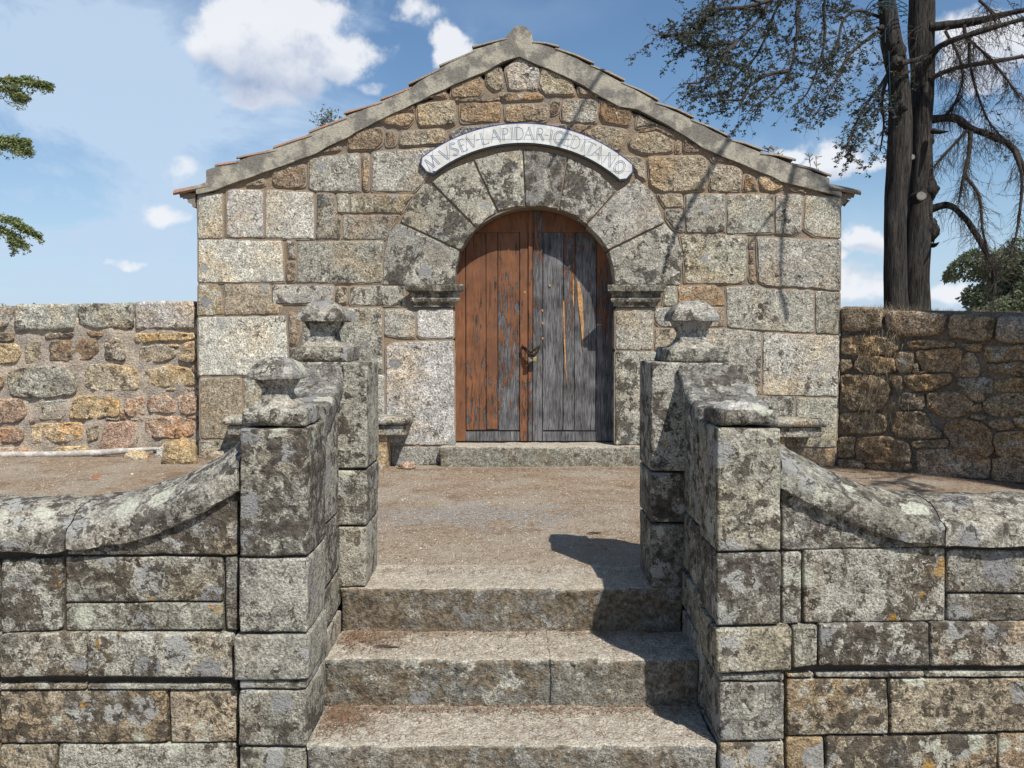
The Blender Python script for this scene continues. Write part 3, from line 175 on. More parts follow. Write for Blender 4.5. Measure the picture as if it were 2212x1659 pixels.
MAT_FAC = stone_mat('granite_facade', 74, 1.3, .34, 0, .3, .10, dark_scale=13, warm=.6, bump=.010, mottle=.32, tint=.94, pale_scale=9)
MAT_RUB = stone_mat('granite_rubble', 74, 1.2, .12, 0, .25, 0, warm=.6, bump=.022, rugged=.5, mottle=.3, tint=.95)
MAT_VOU = stone_mat('granite_arch', 85, 1.1, .30, 0, 0, .22, dark_scale=11, dark_col=(.040, .036, .030), warm=.3, bump=.008, mottle=.30, tint=.98, pale_scale=5)
MAT_FRT = stone_mat('granite_lichened', 115, 1.2, .52, .30, .55, .42, dark_scale=16, dark_col=(.040, .033, .025), warm=.6, bump=.010, mottle=.42, tint=.77, pale_scale=13)
MAT_PIER = stone_mat('granite_pier', 115, 1.1, .54, .24, .25, .5, dark_scale=15, dark_col=(.040, .034, .028), warm=.35, bump=.009, mottle=.40, tint=.78, pale_scale=12)
MAT_STEP = stone_mat('granite_step', 110, 1.05, .12, 0, .1, .05, dark_col=(.075, .060, .042), dark_scale=12, warm=.4, bump=.012, mottle=.5, tint=.80, dust=.85, pale_scale=13)
MAT_COP = stone_mat('granite_coping', 110, 1., .48, .30, .1, .65, dark_scale=16, dark_col=(.038, .033, .028), warm=.2, bump=.009, mottle=.40, tint=.76, pale_scale=13)
MAT_LW = stone_mat('sandy_rubble', 74, 1.2, .12, 0, .2, 0, warm=.7, bump=.016, rugged=.5, mottle=.4, tint=1.0)
MAT_RW = stone_mat('brown_rubble', 74, 1.25, .08, .0, .25, 0, dark_col=(.055, .042, .027), dark_scale=12, warm=.7, bump=.020, rugged=.6, mottle=.5, tint=.9)

def simple(name, c, rough=.9, grain=60., amp=.25, bump=.006, c2=None, s2=4., spec=.2, metal=0.):
    m, n, b = material(name, rough, spec); g = n.new('ShaderNodeNewGeometry'); P = g.outputs['Position']
    s = n.noise(P, grain, 4, .65); k = n.scale(n.mix(0., c, c), n.rng(s, .3, .7, 1-amp, 1+amp))
    if c2: k = n.mix(n.rng(n.noise(P, s2, 5, .6), .42, .58, 0, 1, True), k, n.scale(n.mix(0., c2, c2), n.rng(s, .3, .7, 1-amp, 1+amp)))
    finish(n, b, k, s, bump); b.inputs['Metallic'].default_value = metal
    return m
MAT_MORT = simple('lime_mortar', (.26, .195, .135), grain=90, amp=.3, c2=(.22, .185, .15), bump=.01)
MAT_POINT = simple('pointing', (.29, .225, .165), grain=110, amp=.22, c2=(.25, .21, .17), bump=.006)
MAT_GAP = simple('dark_joint', (.075, .06, .045), grain=60)
MAT_MORTL = simple('rough_mortar', (.46, .385, .305), grain=55, amp=.4, c2=(.34, .295, .25), bump=.02)
MAT_MORTR = simple('earthy_mortar', (.20, .155, .11), grain=45, amp=.45, c2=(.19, .165, .14), bump=.03, s2=3)
MAT_CEM = simple('verge_cement', (.36, .335, .275), grain=75, amp=.28, c2=(.18, .17, .15), s2=6, bump=.006)
MAT_TILE = simple('clay_tile', (.36, .165, .095), grain=60, amp=.35, c2=(.22, .19, .155), s2=16, bump=.006)
MAT_TILEG = simple('mossy_tile', (.21, .195, .165), grain=70, amp=.4, c2=(.25, .195, .145), s2=9, bump=.008)
MAT_WHITE = simple('glazed_tile', (.66, .66, .64), .3, 40, .06, .001, c2=(.56, .555, .52), s2=9, spec=.5)
MAT_BLUE = simple('cobalt_glaze', (.055, .06, .20), .3, 30, .1, .001, spec=.5)
MAT_EDGE = simple('dark_glaze', (.035, .045, .04), .4, 30, .1, .001)
MAT_INK = simple('blue_grey_ink', (.17, .215, .30), .4, 30, .15, 0)
MAT_RUST = simple('rusty_iron', (.065, .035, .022), .75, 120, .4, .004, c2=(.03, .024, .02), s2=30)
MAT_BRASS = simple('brass', (.55, .40, .17), .35, 60, .1, .001, metal=.8)
MAT_SPLIT = simple('fresh_wood', (.46, .27, .12), .8, 60, .3, .004, c2=(.36, .18, .08), s2=14)
MAT_POLE = simple('bleached_wood', (.52, .49, .45), .8, 40, .2, .01, c2=(.36, .33, .30), s2=12)
MAT_LOOSE = simple('loose_clay', (.45, .17, .08), .9, 60, .2, .004)
MAT_ROPE = simple('blue_rope', (.025, .10, .16), .8, 60, .2, .002)
MAT_SAW = simple('sawn_wood', (.20, .19, .175), .9, 60, .25, .004)

def wood(name, z0, z1, p0, p1):
    """old brown paint flaking off grey boards; p0/p1 = paint cover at heights z0/z1"""
    m, n, b = material(name, .72, .3); g = n.new('ShaderNodeNewGeometry'); P = g.outputs['Position']; oi = n.new('ShaderNodeObjectInfo')
    sp = n.new('ShaderNodeSeparateXYZ'); n.put(sp.inputs[0], P); X, Y, Z = sp.outputs
    cb = n.new('ShaderNodeCombineXYZ'); n.put(cb.inputs[0], X); n.put(cb.inputs[1], n.math('MULTIPLY', oi.outputs['Random'], 7.)); n.put(cb.inputs[2], n.math('MULTIPLY', Z, .07)); V = cb.outputs[0]
    cb2 = n.new('ShaderNodeCombineXYZ'); n.put(cb2.inputs[0], X); n.put(cb2.inputs[1], n.math('MULTIPLY', oi.outputs['Random'], 3.)); n.put(cb2.inputs[2], n.math('MULTIPLY', Z, .22)); V2 = cb2.outputs[0]
    g1 = n.noise(V, 110, 4, .65, .4); g2 = n.noise(V2, 24, 5, .7, .6)
    grey = n.mix(n.rng(g1, .32, .68), (.028, .027, .031), (.24, .235, .24))
    grey = n.mix(n.rng(n.noise(P, 5, 4), .4, .65, 0, .75), grey, n.scale(grey, .35))
    pv = n.rng(n.noise(P, 6, 3), .3, .7, .75, 1.2)
    g3 = n.noise(V, 38, 4, .75, .5); paint = n.mix(n.rng(n.noise(V2, 9, 4, .7), .40, .62), (.165, .074, .039), (.21, .088, .040)); paint = n.scale(paint, n.math('MULTIPLY', pv, n.rng(g1, .3, .7, .78, 1.15))); paint = n.mix(n.rng(g3, .58, .66, 0, .8), paint, (.035, .022, .017)); grey = n.mix(n.rng(g3, .56, .68, 0, .85), grey, (.016, .015, .017)); grey = n.mix(n.rng(g3, .28, .40, .5, 0), grey, (.34, .325, .31))
    cov = n.rng(Z, z0, z1, p0, p1)
    f = n.rng(n.math('ADD', n.math('SUBTRACT', n.math('ADD', n.math('MULTIPLY', g2, .7), n.math('MULTIPLY', g1, .3)), .5), n.math('SUBTRACT', cov, .5)), -.03, .035, 0, 1, True)
    c = n.mix(f, grey, paint)
    h = n.math('ADD', n.math('MULTIPLY', g1, .6), f)
    finish(n, b, c, h, .004)
    return m

def bark():
    m, n, b = material('grey_bark', .95, .1); g = n.new('ShaderNodeNewGeometry'); P = g.outputs['Position']
    sp = n.vmath('MULTIPLY', P, (1, 1, .12)); s = n.noise(sp, 42, 5, .7, .6); s2 = n.noise(sp, 11, 3, .6)
    c = n.mix(n.rng(s, .36, .64), (.010, .009, .009), (.085, .078, .072)); c = n.mix(n.rng(s2, .4, .7, 0, .5), c, (.040, .036, .034))
    finish(n, b, c, n.math('ADD', s, s2), .03); return m
MAT_BARK = bark()
MAT_TWIG = simple('dark_twig', (.055, .045, .038), grain=60)
def leafmat(name, c, c2):
    m, n, b = material(name, .75, .2); g = n.new('ShaderNodeNewGeometry'); P = g.outputs['Position']
    k = n.mix(n.rng(n.noise(P, 9, 4, .7), .35, .65), c, c2); n.put(b.inputs['Base Color'], k)
    t = n.new('ShaderNodeBsdfTranslucent'); n.put(t.inputs[0], k); mx = n.new('ShaderNodeMixShader'); mx.inputs[0].default_value = .25
    n.L.new(b.outputs[0], mx.inputs[1]); n.L.new(t.outputs[0], mx.inputs[2]); n.L.new(mx.outputs[0], n.nt.nodes['Material Output'].inputs[0]); return m
MAT_LEAFD = leafmat('dusty_cypress', (.050, .062, .045), (.10, .11, .085))
MAT_LEAFG = leafmat('green_cypress', (.17, .21, .085), (.28, .32, .15))
MAT_LEAFO = leafmat('olive_foliage', (.10, .125, .07), (.20, .22, .14))
MAT_DRY = simple('dry_grass', (.25, .20, .13), grain=30)
MAT_NEED = simple('dry_needles', (.22, .135, .085), grain=25, amp=.4)
MAT_PEB = simple('pebbles', (.50, .45, .39), grain=9, amp=.65)

def groundmat():
    m, n, b = material('litter_ground', .97, .1); g = n.new('ShaderNodeNewGeometry'); P = g.outputs['Position']
    s1 = n.noise(P, 110, 3, .7); s2 = n.noise(n.vmath('MULTIPLY', P, (1, 1, 1)), 28, 5, .7); s3 = n.noise(P, 1.6, 5, .6); s4 = n.noise(P, 6, 4, .6)
    c = n.mix(n.rng(s2, .35, .65), (.25, .18, .122), (.41, .33, .245))
    c = n.mix(n.rng(s3, .44, .60, 0, .75, True), c, (.40, .345, .28)); c = n.mix(n.rng(n.noise(P, 3.1, 5, .7), .54, .66, 0, .6, True), c, (.20, .125, .078))
    sp = n.new('ShaderNodeSeparateXYZ'); n.put(sp.inputs[0], P)
    nr = n.rng(sp.outputs[1], 4.0, 5.2, .7, 0, True); nr = n.math('MULTIPLY', nr, n.rng(n.math('ABSOLUTE', sp.outputs[0]), .5, 1.4, 1, .2, True))
    c = n.mix(nr, c, (.45, .385, .30))
    # bare granite showing through the litter
    d = n.vmath('LENGTH', n.vmath('MULTIPLY', n.vmath('SUBTRACT', P, (-.28, 5.45, 0)), (.9, 1.9, 0)))
    rk = n.rng(n.math('ADD', d, n.math('MULTIPLY', n.math('SUBTRACT', s4, .5), 2.2)), .35, .75, 1, 0, True)
    c = n.mix(n.math('MULTIPLY', rk, n.rng(s2, .38, .55, 0, .9, True)), c, (.33, .325, .31))
    c = n.scale(c, n.rng(s1, .3, .7, .68, 1.32))
    v = n.voro(P, 75); cs = n.new('ShaderNodeSeparateColor'); n.put(cs.inputs[0], v.outputs['Color'])
    c = n.mix(n.math('MULTIPLY', n.math('GREATER_THAN', cs.outputs[0], .82), n.rng(v.outputs['Distance'], .1, .35, .85, 0)), c, (.55, .51, .46))
    c = n.mix(n.math('MULTIPLY', n.math('LESS_THAN', cs.outputs[0], .12), n.rng(v.outputs['Distance'], .1, .35, .8, 0)), c, (.08, .05, .035))
    finish(n, b, c, n.math('ADD', s1, n.math('MULTIPLY', s2, 1.6)), .016); return m
MAT_GROUND = groundmat()

# ------------------------------------------------------------------ world
w = bpy.data.worlds.new('World'); sc.world = w; w.use_nodes = True
n = NT(w.node_tree); bg = w.node_tree.nodes['Background']; bg.inputs['Strength'].default_value = .088
sky = n.new('ShaderNodeTexSky'); sky.sky_type = 'NISHITA'; sky.sun_disc = False; sky.sun_elevation = R(SUN_EL); sky.sun_rotation = R(180-SUN_AZ)
sky.air_density = 1.0; sky.dust_density = .6; sky.ozone_density = 1.6
tc = n.new('ShaderNodeTexCoord'); D = tc.outputs['Generated']
sp = n.new('ShaderNodeSeparateXYZ'); n.put(sp.inputs[0], D)
wv = n.vmath('ADD', D, n.scale(n.vmath('SUBTRACT', n.noisec(D, 9, 3), (.5, .5, .5)), .06))
wv = n.vmath('ADD', wv, n.scale(n.vmath('SUBTRACT', n.noisec(D, 30, 4), (.5, .5, .5)), .034))
def blobs(lst, vec):
    tot = None
    for d, a, bb, s in lst:
        v = n.vmath('MULTIPLY', n.vmath('SUBTRACT', vec, d), (1/a, 1/a, 1/bb))
        k = n.rng(n.vmath('LENGTH', v), 0, 1.85, s, 0, True)
        tot = k if tot is None else n.math('MAXIMUM', tot, k) if s > .5 else n.math('ADD', tot, k)
    return tot
fb = n.noise(D, 13, 7, .66); fb2 = n.noise(n.vmath('MULTIPLY', D, (1, 1, 2.2)), 3.6, 6, .62, .8)
front = n.rng(sp.outputs[1], -.1, .25, 0, 1)
cum = n.math('ADD', blobs(CLOUD, wv), n.math('MULTIPLY', n.math('SUBTRACT', fb, .5), 1.5))
back = n.math('MULTIPLY', n.rng(n.noise(wv, 3.0, 7, .6), .57, .66, 0, 1, True), n.math('SUBTRACT', 1., front))
cumf = n.math('MAXIMUM', n.rng(cum, .28, .70, 0, 1, True), back)
vb = n.vmath('ADD', wv, (0, 0, .034))
cum2 = n.math('ADD', blobs(CLOUD, vb), n.math('MULTIPLY', n.math('SUBTRACT', fb, .5), 1.5))
shade = n.math('MAXIMUM', n.math('MULTIPLY', n.rng(cum2, .50, 1.0, 0, .8, True), n.rng(fb, .38, .62, .4, 1)), n.math('MULTIPLY', blobs(UNDER, wv), n.rng(fb, .36, .58, .55, 1.1)))
hz = n.math('MULTIPLY', blobs(HAZE, wv), n.rng(fb2, .36, .60, .25, 1.6))
wisp = n.math('MULTIPLY', n.rng(fb2, .54, .75, 0, .5, True), 1.)
skc = n.mix(1., sky.outputs[0], (.86, 1.02, 1.12), 'MULTIPLY')
hor = n.rng(sp.outputs[2], -.02, .26, .42, 0, True)
c = n.mix(n.math('MINIMUM', n.math('ADD', n.math('ADD', hz, wisp), hor), .88), skc, (5.1, 6.4, 8.1))
cc = n.mix(n.math('MULTIPLY', shade, .9), (8.2, 8.4, 8.8), (3.4, 4.2, 5.9))
c = n.mix(n.math('MULTIPLY', cumf, .93), c, cc)
n.L.new(c, bg.inputs['Color'])

# ------------------------------------------------------------------ object helpers
WL = {}
def tag(o, label=None, cat=None, group=None, kind=None):
    if label: o['label'] = label
    if cat: o['category'] = cat
    if group: o['group'] = group
    if kind: o['kind'] = kind
    return o
def empty(name, loc, label, cat, group=None, kind=None):
    o = bpy.data.objects.new(name, None); col.objects.link(o); o.location = loc; o.empty_display_size = .2; WL[o] = Vector(loc)
    return tag(o, label, cat, group, kind)
def mesh(name, verts, faces, mat, parent=None, smooth=35, color=None, kind=None, mats=None):
    vs = [Vector(v) for v in verts]
    c = sum(vs, Vector())/max(1, len(vs))
    me = bpy.data.meshes.new(name); me.from_pydata([tuple(v-c) for v in vs], [], faces); me.materials.append(mat)
    if smooth is not None:
        me.shade_smooth()
        if smooth < 180: me.set_sharp_from_angle(angle=R(smooth))
    me.update()
    o = bpy.data.objects.new(name, me); col.objects.link(o); WL[o] = c.copy()
    if parent is not None:
        o.parent = parent; o.location = c-WL[parent]
    else: o.location = c
    if color: o.color = color
    if kind: o['kind'] = kind
    return o
CL = dict(w=(.50, .48, .43), g=(.345, .33, .28), d=(.26, .25, .22), t=(.36, .305, .225), b=(.27, .205, .145), o=(.36, .265, .165), y=(.46, .35, .21), r=(.385, .27, .20),
          G=(.36, .35, .32), B=(.35, .27, .18), D=(.31, .28, .24), Y=(.48, .39, .27))
def colr(k, vary=.10):
    c = CL[k[0]]; f = 1+random.uniform(-vary, vary)*1.5
    return (c[0]*f, c[1]*f*random.uniform(.985, 1.015), c[2]*f*random.uniform(.95, 1.05), int(k[1])/9.)

class Plane:
    def __init__(s, O, U, N): s.O = Vector(O); s.U = Vector(U); s.N = Vector(N)
    def P(s, u, v, h=0.): return s.O+s.U*u+Vector((0, 0, v))+s.N*h
def resample(pts, step, rc):
    k = len(pts); out = []
    def area(p): return sum(p[i][0]*p[(i+1) % len(p)][1]-p[(i+1) % len(p)][0]*p[i][1] for i in range(len(p)))/2
    pts = [Vector(p) for p in pts]
    if area(pts) < 0: pts = pts[::-1]
    ring = []
    for i in range(k):
        a, b, c = pts[i-1], pts[i], pts[(i+1) % k]
        la, lc = (a-b).length, (c-b).length; ra, rc2 = min(rc, la*.4), min(rc, lc*.4)
        p0 = b+(a-b)/max(la, 1e-6)*ra; p2 = b+(c-b)/max(lc, 1e-6)*rc2
        ring += [p0, (p0+p2+b*2)/4, p2]
    for i in range(len(ring)):
        a, b = ring[i], ring[(i+1) % len(ring)]; L = (b-a).length; m = max(1, int(L/step+.5))
        for j in range(m): out.append(a+(b-a)*(j/m))
    return out
def inset(ring, d):
    k = len(ring); out = []
    for i in range(k):
        t = ring[(i+1) % k]-ring[i-1]
        if t.length < 1e-9: out.append(ring[i]); continue
        t.normalize(); out.append(ring[i]+Vector((-t.y, t.x))*d)
    return out
def stone_geo(pl, pts, proud, depth, gap, rc, rnd, amp, step, wob=None, dome=0., sidestep=None, fq=9.):
    ring0 = inset(resample(pts, step, rc), gap); k = len(ring0)
    wob = amp*.7 if wob is None else wob
    layers = []
    if sidestep:
        m = max(1, int((depth-rnd)/sidestep))
        for j in range(m): layers.append((0, proud-depth+(depth-rnd)*j/m))
    else: layers.append((0, proud-depth))
    for a in (0, 35, 65, 90): layers.append((rnd*(1-math.cos(R(a))), proud-rnd+rnd*math.sin(R(a))))
    vs, fs = [], []
    cen = sum(ring0, Vector((0, 0)))/k
    for ins, h in layers:
        r_ = inset(ring0, ins) if ins else ring0
        for p in r_:
            q = pl.P(p.x, p.y, h); nv = noise.noise_vector(q*fq)*wob + noise.noise_vector(q*fq*3.1)*wob*.5
            vs.append(q+nv)
    inner = inset(ring0, rnd)
    nl = len(layers)
    for L in range(nl-1):
        for i in range(k):
            a, b_ = L*k+i, L*k+(i+1) % k; fs.append((a, b_, b_+k, a+k))
    # face filled with a jittered grid so that the relief has no preferred direction
    xs_, ys_ = [p.x for p in inner], [p.y for p in inner]; g_ = max(step*1.05, .022)
    nx, ny = int((max(xs_)-min(xs_))/g_)+1, int((max(ys_)-min(ys_))/g_)+1; extra = []
    rn = random.Random(int(abs(cen.x*7919+cen.y*104729)*100))
    def inside(q):
        c_ = False
        for a in range(k):
            p1, p2 = inner[a], inner[a-1]
            if (p1.y > q.y) != (p2.y > q.y) and q.x < (p2.x-p1.x)*(q.y-p1.y)/(p2.y-p1.y)+p1.x: c_ = not c_
        return c_
    for a in range(nx):
        for b_ in range(ny):
            q = Vector((min(xs_)+(a+.5+rn.uniform(-.3, .3))*(max(xs_)-min(xs_))/nx, min(ys_)+(b_+.5+rn.uniform(-.3, .3))*(max(ys_)-min(ys_))/ny))
            if inside(q) and min((q-p).length for p in inner) > g_*.45: extra.append(q)
    try:
        res = delaunay_2d_cdt(inner+extra, [], [list(range(k))], 1, 1e-6); ov, _, of, om = res[0], res[1], res[2], res[3]
    except Exception:
        ov, of, om = inner, [list(range(k))], [[a] for a in range(k)]
    mp = []
    for vi, q in enumerate(ov):
        src = [m_ for m_ in om[vi] if m_ < k]
        if src: mp.append((nl-1)*k+src[0])
        else:
            q3 = pl.P(q.x, q.y, proud); vs.append(q3+pl.N*noise.fractal(q3*fq*.8, .6, 2., 4)*amp); mp.append(len(vs)-1)
    for f in of:
        f = [mp[a] for a in f]
        if len(set(f)) > 2: fs.append(tuple(f))
    fs.append(tuple(range(k))[::-1])
    return vs, fs
def stone(name, pl, pts, mat, parent, kcol, proud=0., depth=.05, gap=.004, rc=.015, rnd=.008, amp=.004, step=.05, **kw):
    vs, fs = stone_geo(pl, pts, proud, depth, gap, rc, rnd, amp, step, **kw)
    return mesh(name, vs, fs, mat, parent, 50, colr(kcol) if isinstance(kcol, str) else kcol)
def box(x0, x1, y0, y1, z0, z1):
    v = [(x, y, z) for z in (z0, z1) for y in (y0, y1) for x in (x0, x1)]
    return v, [(0, 2, 3, 1), (4, 5, 7, 6), (0, 1, 5, 4), (2, 6, 7, 3), (0, 4, 6, 2), (1, 3, 7, 5)]
def merge(parts):
    V, F = [], []
    for v, f in parts:
        o = len(V); V += list(v); F += [tuple(i+o for i in x) for x in f]
    return V, F
def prism(pl, pts, h0, h1):
    k = len(pts); a = sum(pts[i][0]*pts[(i+1) % k][1]-pts[(i+1) % k][0]*pts[i][1] for i in range(k))
    if a < 0: pts = pts[::-1]
    vs = [pl.P(u, v, h1) for u, v in pts]+[pl.P(u, v, h0) for u, v in pts]
    fs = [tuple(range(k)), tuple(range(2*k-1, k-1, -1))]
    for i in range(k): j = (i+1) % k; fs.append((i, i+k, j+k, j))
    return vs, fs
def tube(pts, rad, sides=6, wob=0., closed_end=True):
    pts = [Vector(p) for p in pts]; vs, fs = [], []
    rads = rad if hasattr(rad, '__len__') else [rad]*len(pts)
    for i, p in enumerate(pts):
        t = (pts[min(i+1, len(pts)-1)]-pts[max(i-1, 0)]); t = t.normalized() if t.length > 1e-9 else Vector((0, 0, 1))
        a = t.orthogonal().normalized() if abs(t.z) < .95 else Vector((1, 0, 0)); a = (a-t*a.dot(t)).normalized()
        if abs(t.z) < .95: a = Vector((0, 0, 1))-t*t.z; a.normalize()
        b = t.cross(a)
        for k in range(sides):
            an = 2*math.pi*k/sides; r = rads[i]
            if wob:
                dv = a*math.cos(an)+b*math.sin(an); q = p+dv*r; r *= 1+wob*noise.noise(Vector((q.x*6, q.y*6, q.z*1.3)))+wob*.5*noise.noise(Vector((q.x*22, q.y*22, q.z*2.2)))
            vs.append(p+(a*math.cos(an)+b*math.sin(an))*r)
    for i in range(len(pts)-1):
        for k in range(sides):
            k2 = (k+1) % sides; fs.append((i*sides+k, i*sides+k2, (i+1)*sides+k2, (i+1)*sides+k))
    if sides > 2: fs.append(tuple(range(sides))[::-1]); fs.append(tuple((len(pts)-1)*sides+k for k in range(sides)))
    return vs, fs
def smooth_curve(pts, m=5):
    pts = [Vector(p) for p in pts]; P = [pts[0]*2-pts[1]]+pts+[pts[-1]*2-pts[-2]]; out = []
    for i in range(1, len(P)-2):
        for j in range(m):
            t = j/m; a, b, c, d = P[i-1], P[i], P[i+1], P[i+2]
            out.append(.5*((2*b)+(c-a)*t+(2*a-5*b+4*c-d)*t*t+(3*b-a-3*c+d)*t**3))
    out.append(pts[-1]); return out
FAC_PL = Plane((0, 7.58, 0), (1, 0, 0), (0, -1, 0))
def ypl(y): return Plane((0, y, 0), (1, 0, 0), (0, -1, 0))

# ------------------------------------------------------------------ ground
def ground():
    xs = [-400, -120, -40, -20, -12]+[-8+.08*i for i in range(200)]+[8, 12, 20, 40, 120, 400]
    ys = [-300, -60, -20, -5, -1, 1, 2, 2.6, 2.9]+[3.3, 3.36, 3.38, 3.6, 3.9, 3.98, 4.0]+[4.06+.055*i for i in range(84)]+[9, 10, 12, 16, 30, 80, 300, 900]
    vs = []
    for y in ys:
        for x in xs:
            if abs(x) < .86: z = -.66 if y < 3.985 else 0
            else: z = -.66 if y < 3.37 else 0
            if y > 3.37:
                f = max(0, min(1, (y-4.2)/.5))
                if z > -.3: z += noise.fractal(Vector((x*1.3, y*1.3, 0)), .7, 2, 4)*.018*f + noise.noise(Vector((x*9, y*9, 3)))*.006*f - .004*(1-f)
                # bank rising against the left wall
                if x < -1.5 and y > 6: z += .10*min(1, (-1.5-x)/1.6)*min(1, (y-6)/1.4)
                if y > 7.9: z = min(z, .05)-.0
            if y > 12: z -= (y-12)*.012 if y < 100 else 1.1
            vs.append((x, y, z))
    W = len(xs); fs = [(j*W+i, j*W+i+1, (j+1)*W+i+1, (j+1)*W+i) for j in range(len(ys)-1) for i in range(W-1)]
    o = mesh('ground', vs, fs, MAT_GROUND, None, 180); tag(o, 'brown terrace ground covered with pine litter and grit', 'ground', kind='structure'); return o
ground()
def gz(x, y):
    z = 0.
    f = max(0, min(1, (y-4.2)/.5)); z += noise.fractal(Vector((x*1.3, y*1.3, 0)), .7, 2, 4)*.018*f + noise.noise(Vector((x*9, y*9, 3)))*.006*f - .004*(1-f)
    if x < -1.5 and y > 6: z += .10*min(1, (-1.5-x)/1.6)*min(1, (y-6)/1.4)
    return z

# ------------------------------------------------------------------ chapel
CH = empty('chapel', (.05, 7.58, 0), 'small gabled granite chapel with round arched brown doors', 'chapel')
AX, AZ, ARX, ARZ = .207, 1.644, .722, .667
pp = [(-2.86, -.1), (-.56, -.1), (-.56, AZ)]
pp += [(AX-(ARX+.05)*math.cos(R(a)), AZ+(ARZ+.05)*math.sin(R(a))) for a in range(5, 180, 7)]
pp += [(.975, AZ), (.975, -.1), (2.955, -.1), (2.955, 2.42), (1.6, 2.98), (.07, 3.62), (-1.4, 3.05), (-2.86, 2.42)]
mesh('wall_core', *prism(FAC_PL, pp, -.30, -.016), MAT_MORT, CH, 30)
roofp = [(-2.86, -.1), (2.955, -.1), (2.955, 2.40), (.07, 3.60), (-2.86, 2.40)]
mesh('side_walls', *prism(ypl(7.9), roofp, -4.8, -.003), MAT_MORT, CH, 30)
points = []
for kc, pts in FAC:
    rub = 'r' in kc; vou = 'v' in kc
    jamb = any(min(abs(u+.522), abs(u-.932)) < .035 and v < 1.7 for u, v in pts) and not rub
    if rub:
        points.append(stone_geo(FAC_PL, pts, -.006, .012, -.006, .03, .004, .002, .08))
        stone('stone', FAC_PL, pts, MAT_RUB, CH, kc, proud=.004+random.uniform(0, .007), depth=.04, gap=.008, rc=.035, rnd=.008, amp=.013, step=.035, fq=13, wob=.012)
    else:
        if not vou and kc[0] != 'x':
            points.append(stone_geo(FAC_PL, pts, -.007, .010, -.010, .02, .003, .0015, .10))
        stone('voussoir' if vou else 'ashlar_stone', FAC_PL, pts, MAT_VOU if (vou or kc[1] in '567') else MAT_FAC, CH, kc, proud=random.uniform(.0, .006), depth=.25 if (vou or jamb) else .05,
              gap=.003 if vou else .004, rc=.008 if vou else .020, rnd=.005 if vou else .007, amp=.004 if vou else .008, step=.04, wob=.003 if vou else .008, fq=13)
mesh('pointing', *merge(points), MAT_POINT, CH, 40, kind='stuff')
# peg holes drilled in the ashlar on the right
for u, v, r in [(2.262, 1.47, .021), (2.268, 1.365, .023)]:
    ring = [(u+r*math.cos(R(a)), v+r*.95*math.sin(R(a))) for a in range(0, 360, 24)]
    mesh('peg_hole', *prism(FAC_PL, ring, -.02, .0105), MAT_GAP, CH, 30)
for i in range(5):
    u, v = 1.98+i*.205, 1.742-i*.004
    mesh('wedge_slot', *prism(FAC_PL, [(u, v), (u+.03, v), (u+.034, v+.011), (u+.002, v+.014)], -.02, .0105), MAT_GAP, CH, 30)
# threshold
stone('threshold', ypl(7.50), [(-.66, -.05), (.5, -.05), (1.25, -.05), (1.25, .185), (-.66, .185)], MAT_STEP, CH, 'g3', depth=.42, gap=.002, rnd=.022, rc=.03, amp=.012, step=.05, sidestep=.08, wob=.010)
# imposts (capitals)
def impost(x0, x1, zt):
    prof = [(.0, 0), (.02, .0), (.022, .03), (.045, .045), (.05, .065), (.04, .085), (.045, .09), (.05, .12), (.085, .14), (.088, .185), (.08, .195), (.0, .197)]
    vs, fs = [], []; k = len(prof); xs = [x0+(x1-x0)*i/10 for i in range(11)]
    for i, x in enumerate(xs):
        for p, z in prof:
            e = 0
            xx = x
            if i == 0: xx = x0-p+.09-.09
            if i == 10: xx = x1+p
            if i == 0: xx = x0-p
            q = Vector((xx, 7.58-p-.002, zt-.197+z)); vs.append(q+noise.noise_vector(q*14)*.006)
    for i in range(10):
        for j in range(k-1): fs.append((i*k+j, (i+1)*k+j, (i+1)*k+j+1, i*k+j+1))
    fs.append(tuple(range(k))[::-1]); fs.append(tuple(10*k+j for j in range(k)))
    o = mesh('impost', vs, fs, MAT_VOU, CH, 30, colr('d6')); return o
impost(-.875, -.520, 1.655); impost(.945, 1.30, 1.655)
for x0, x1 in ((-.93, -.50), (.915, 1.36)):
    v, f = box(x0+.10, x1-.10, 7.581, 7.83, 1.46, 1.65)
    mesh('impost_block', v, f, MAT_VOU, CH, 30, colr('d6'))
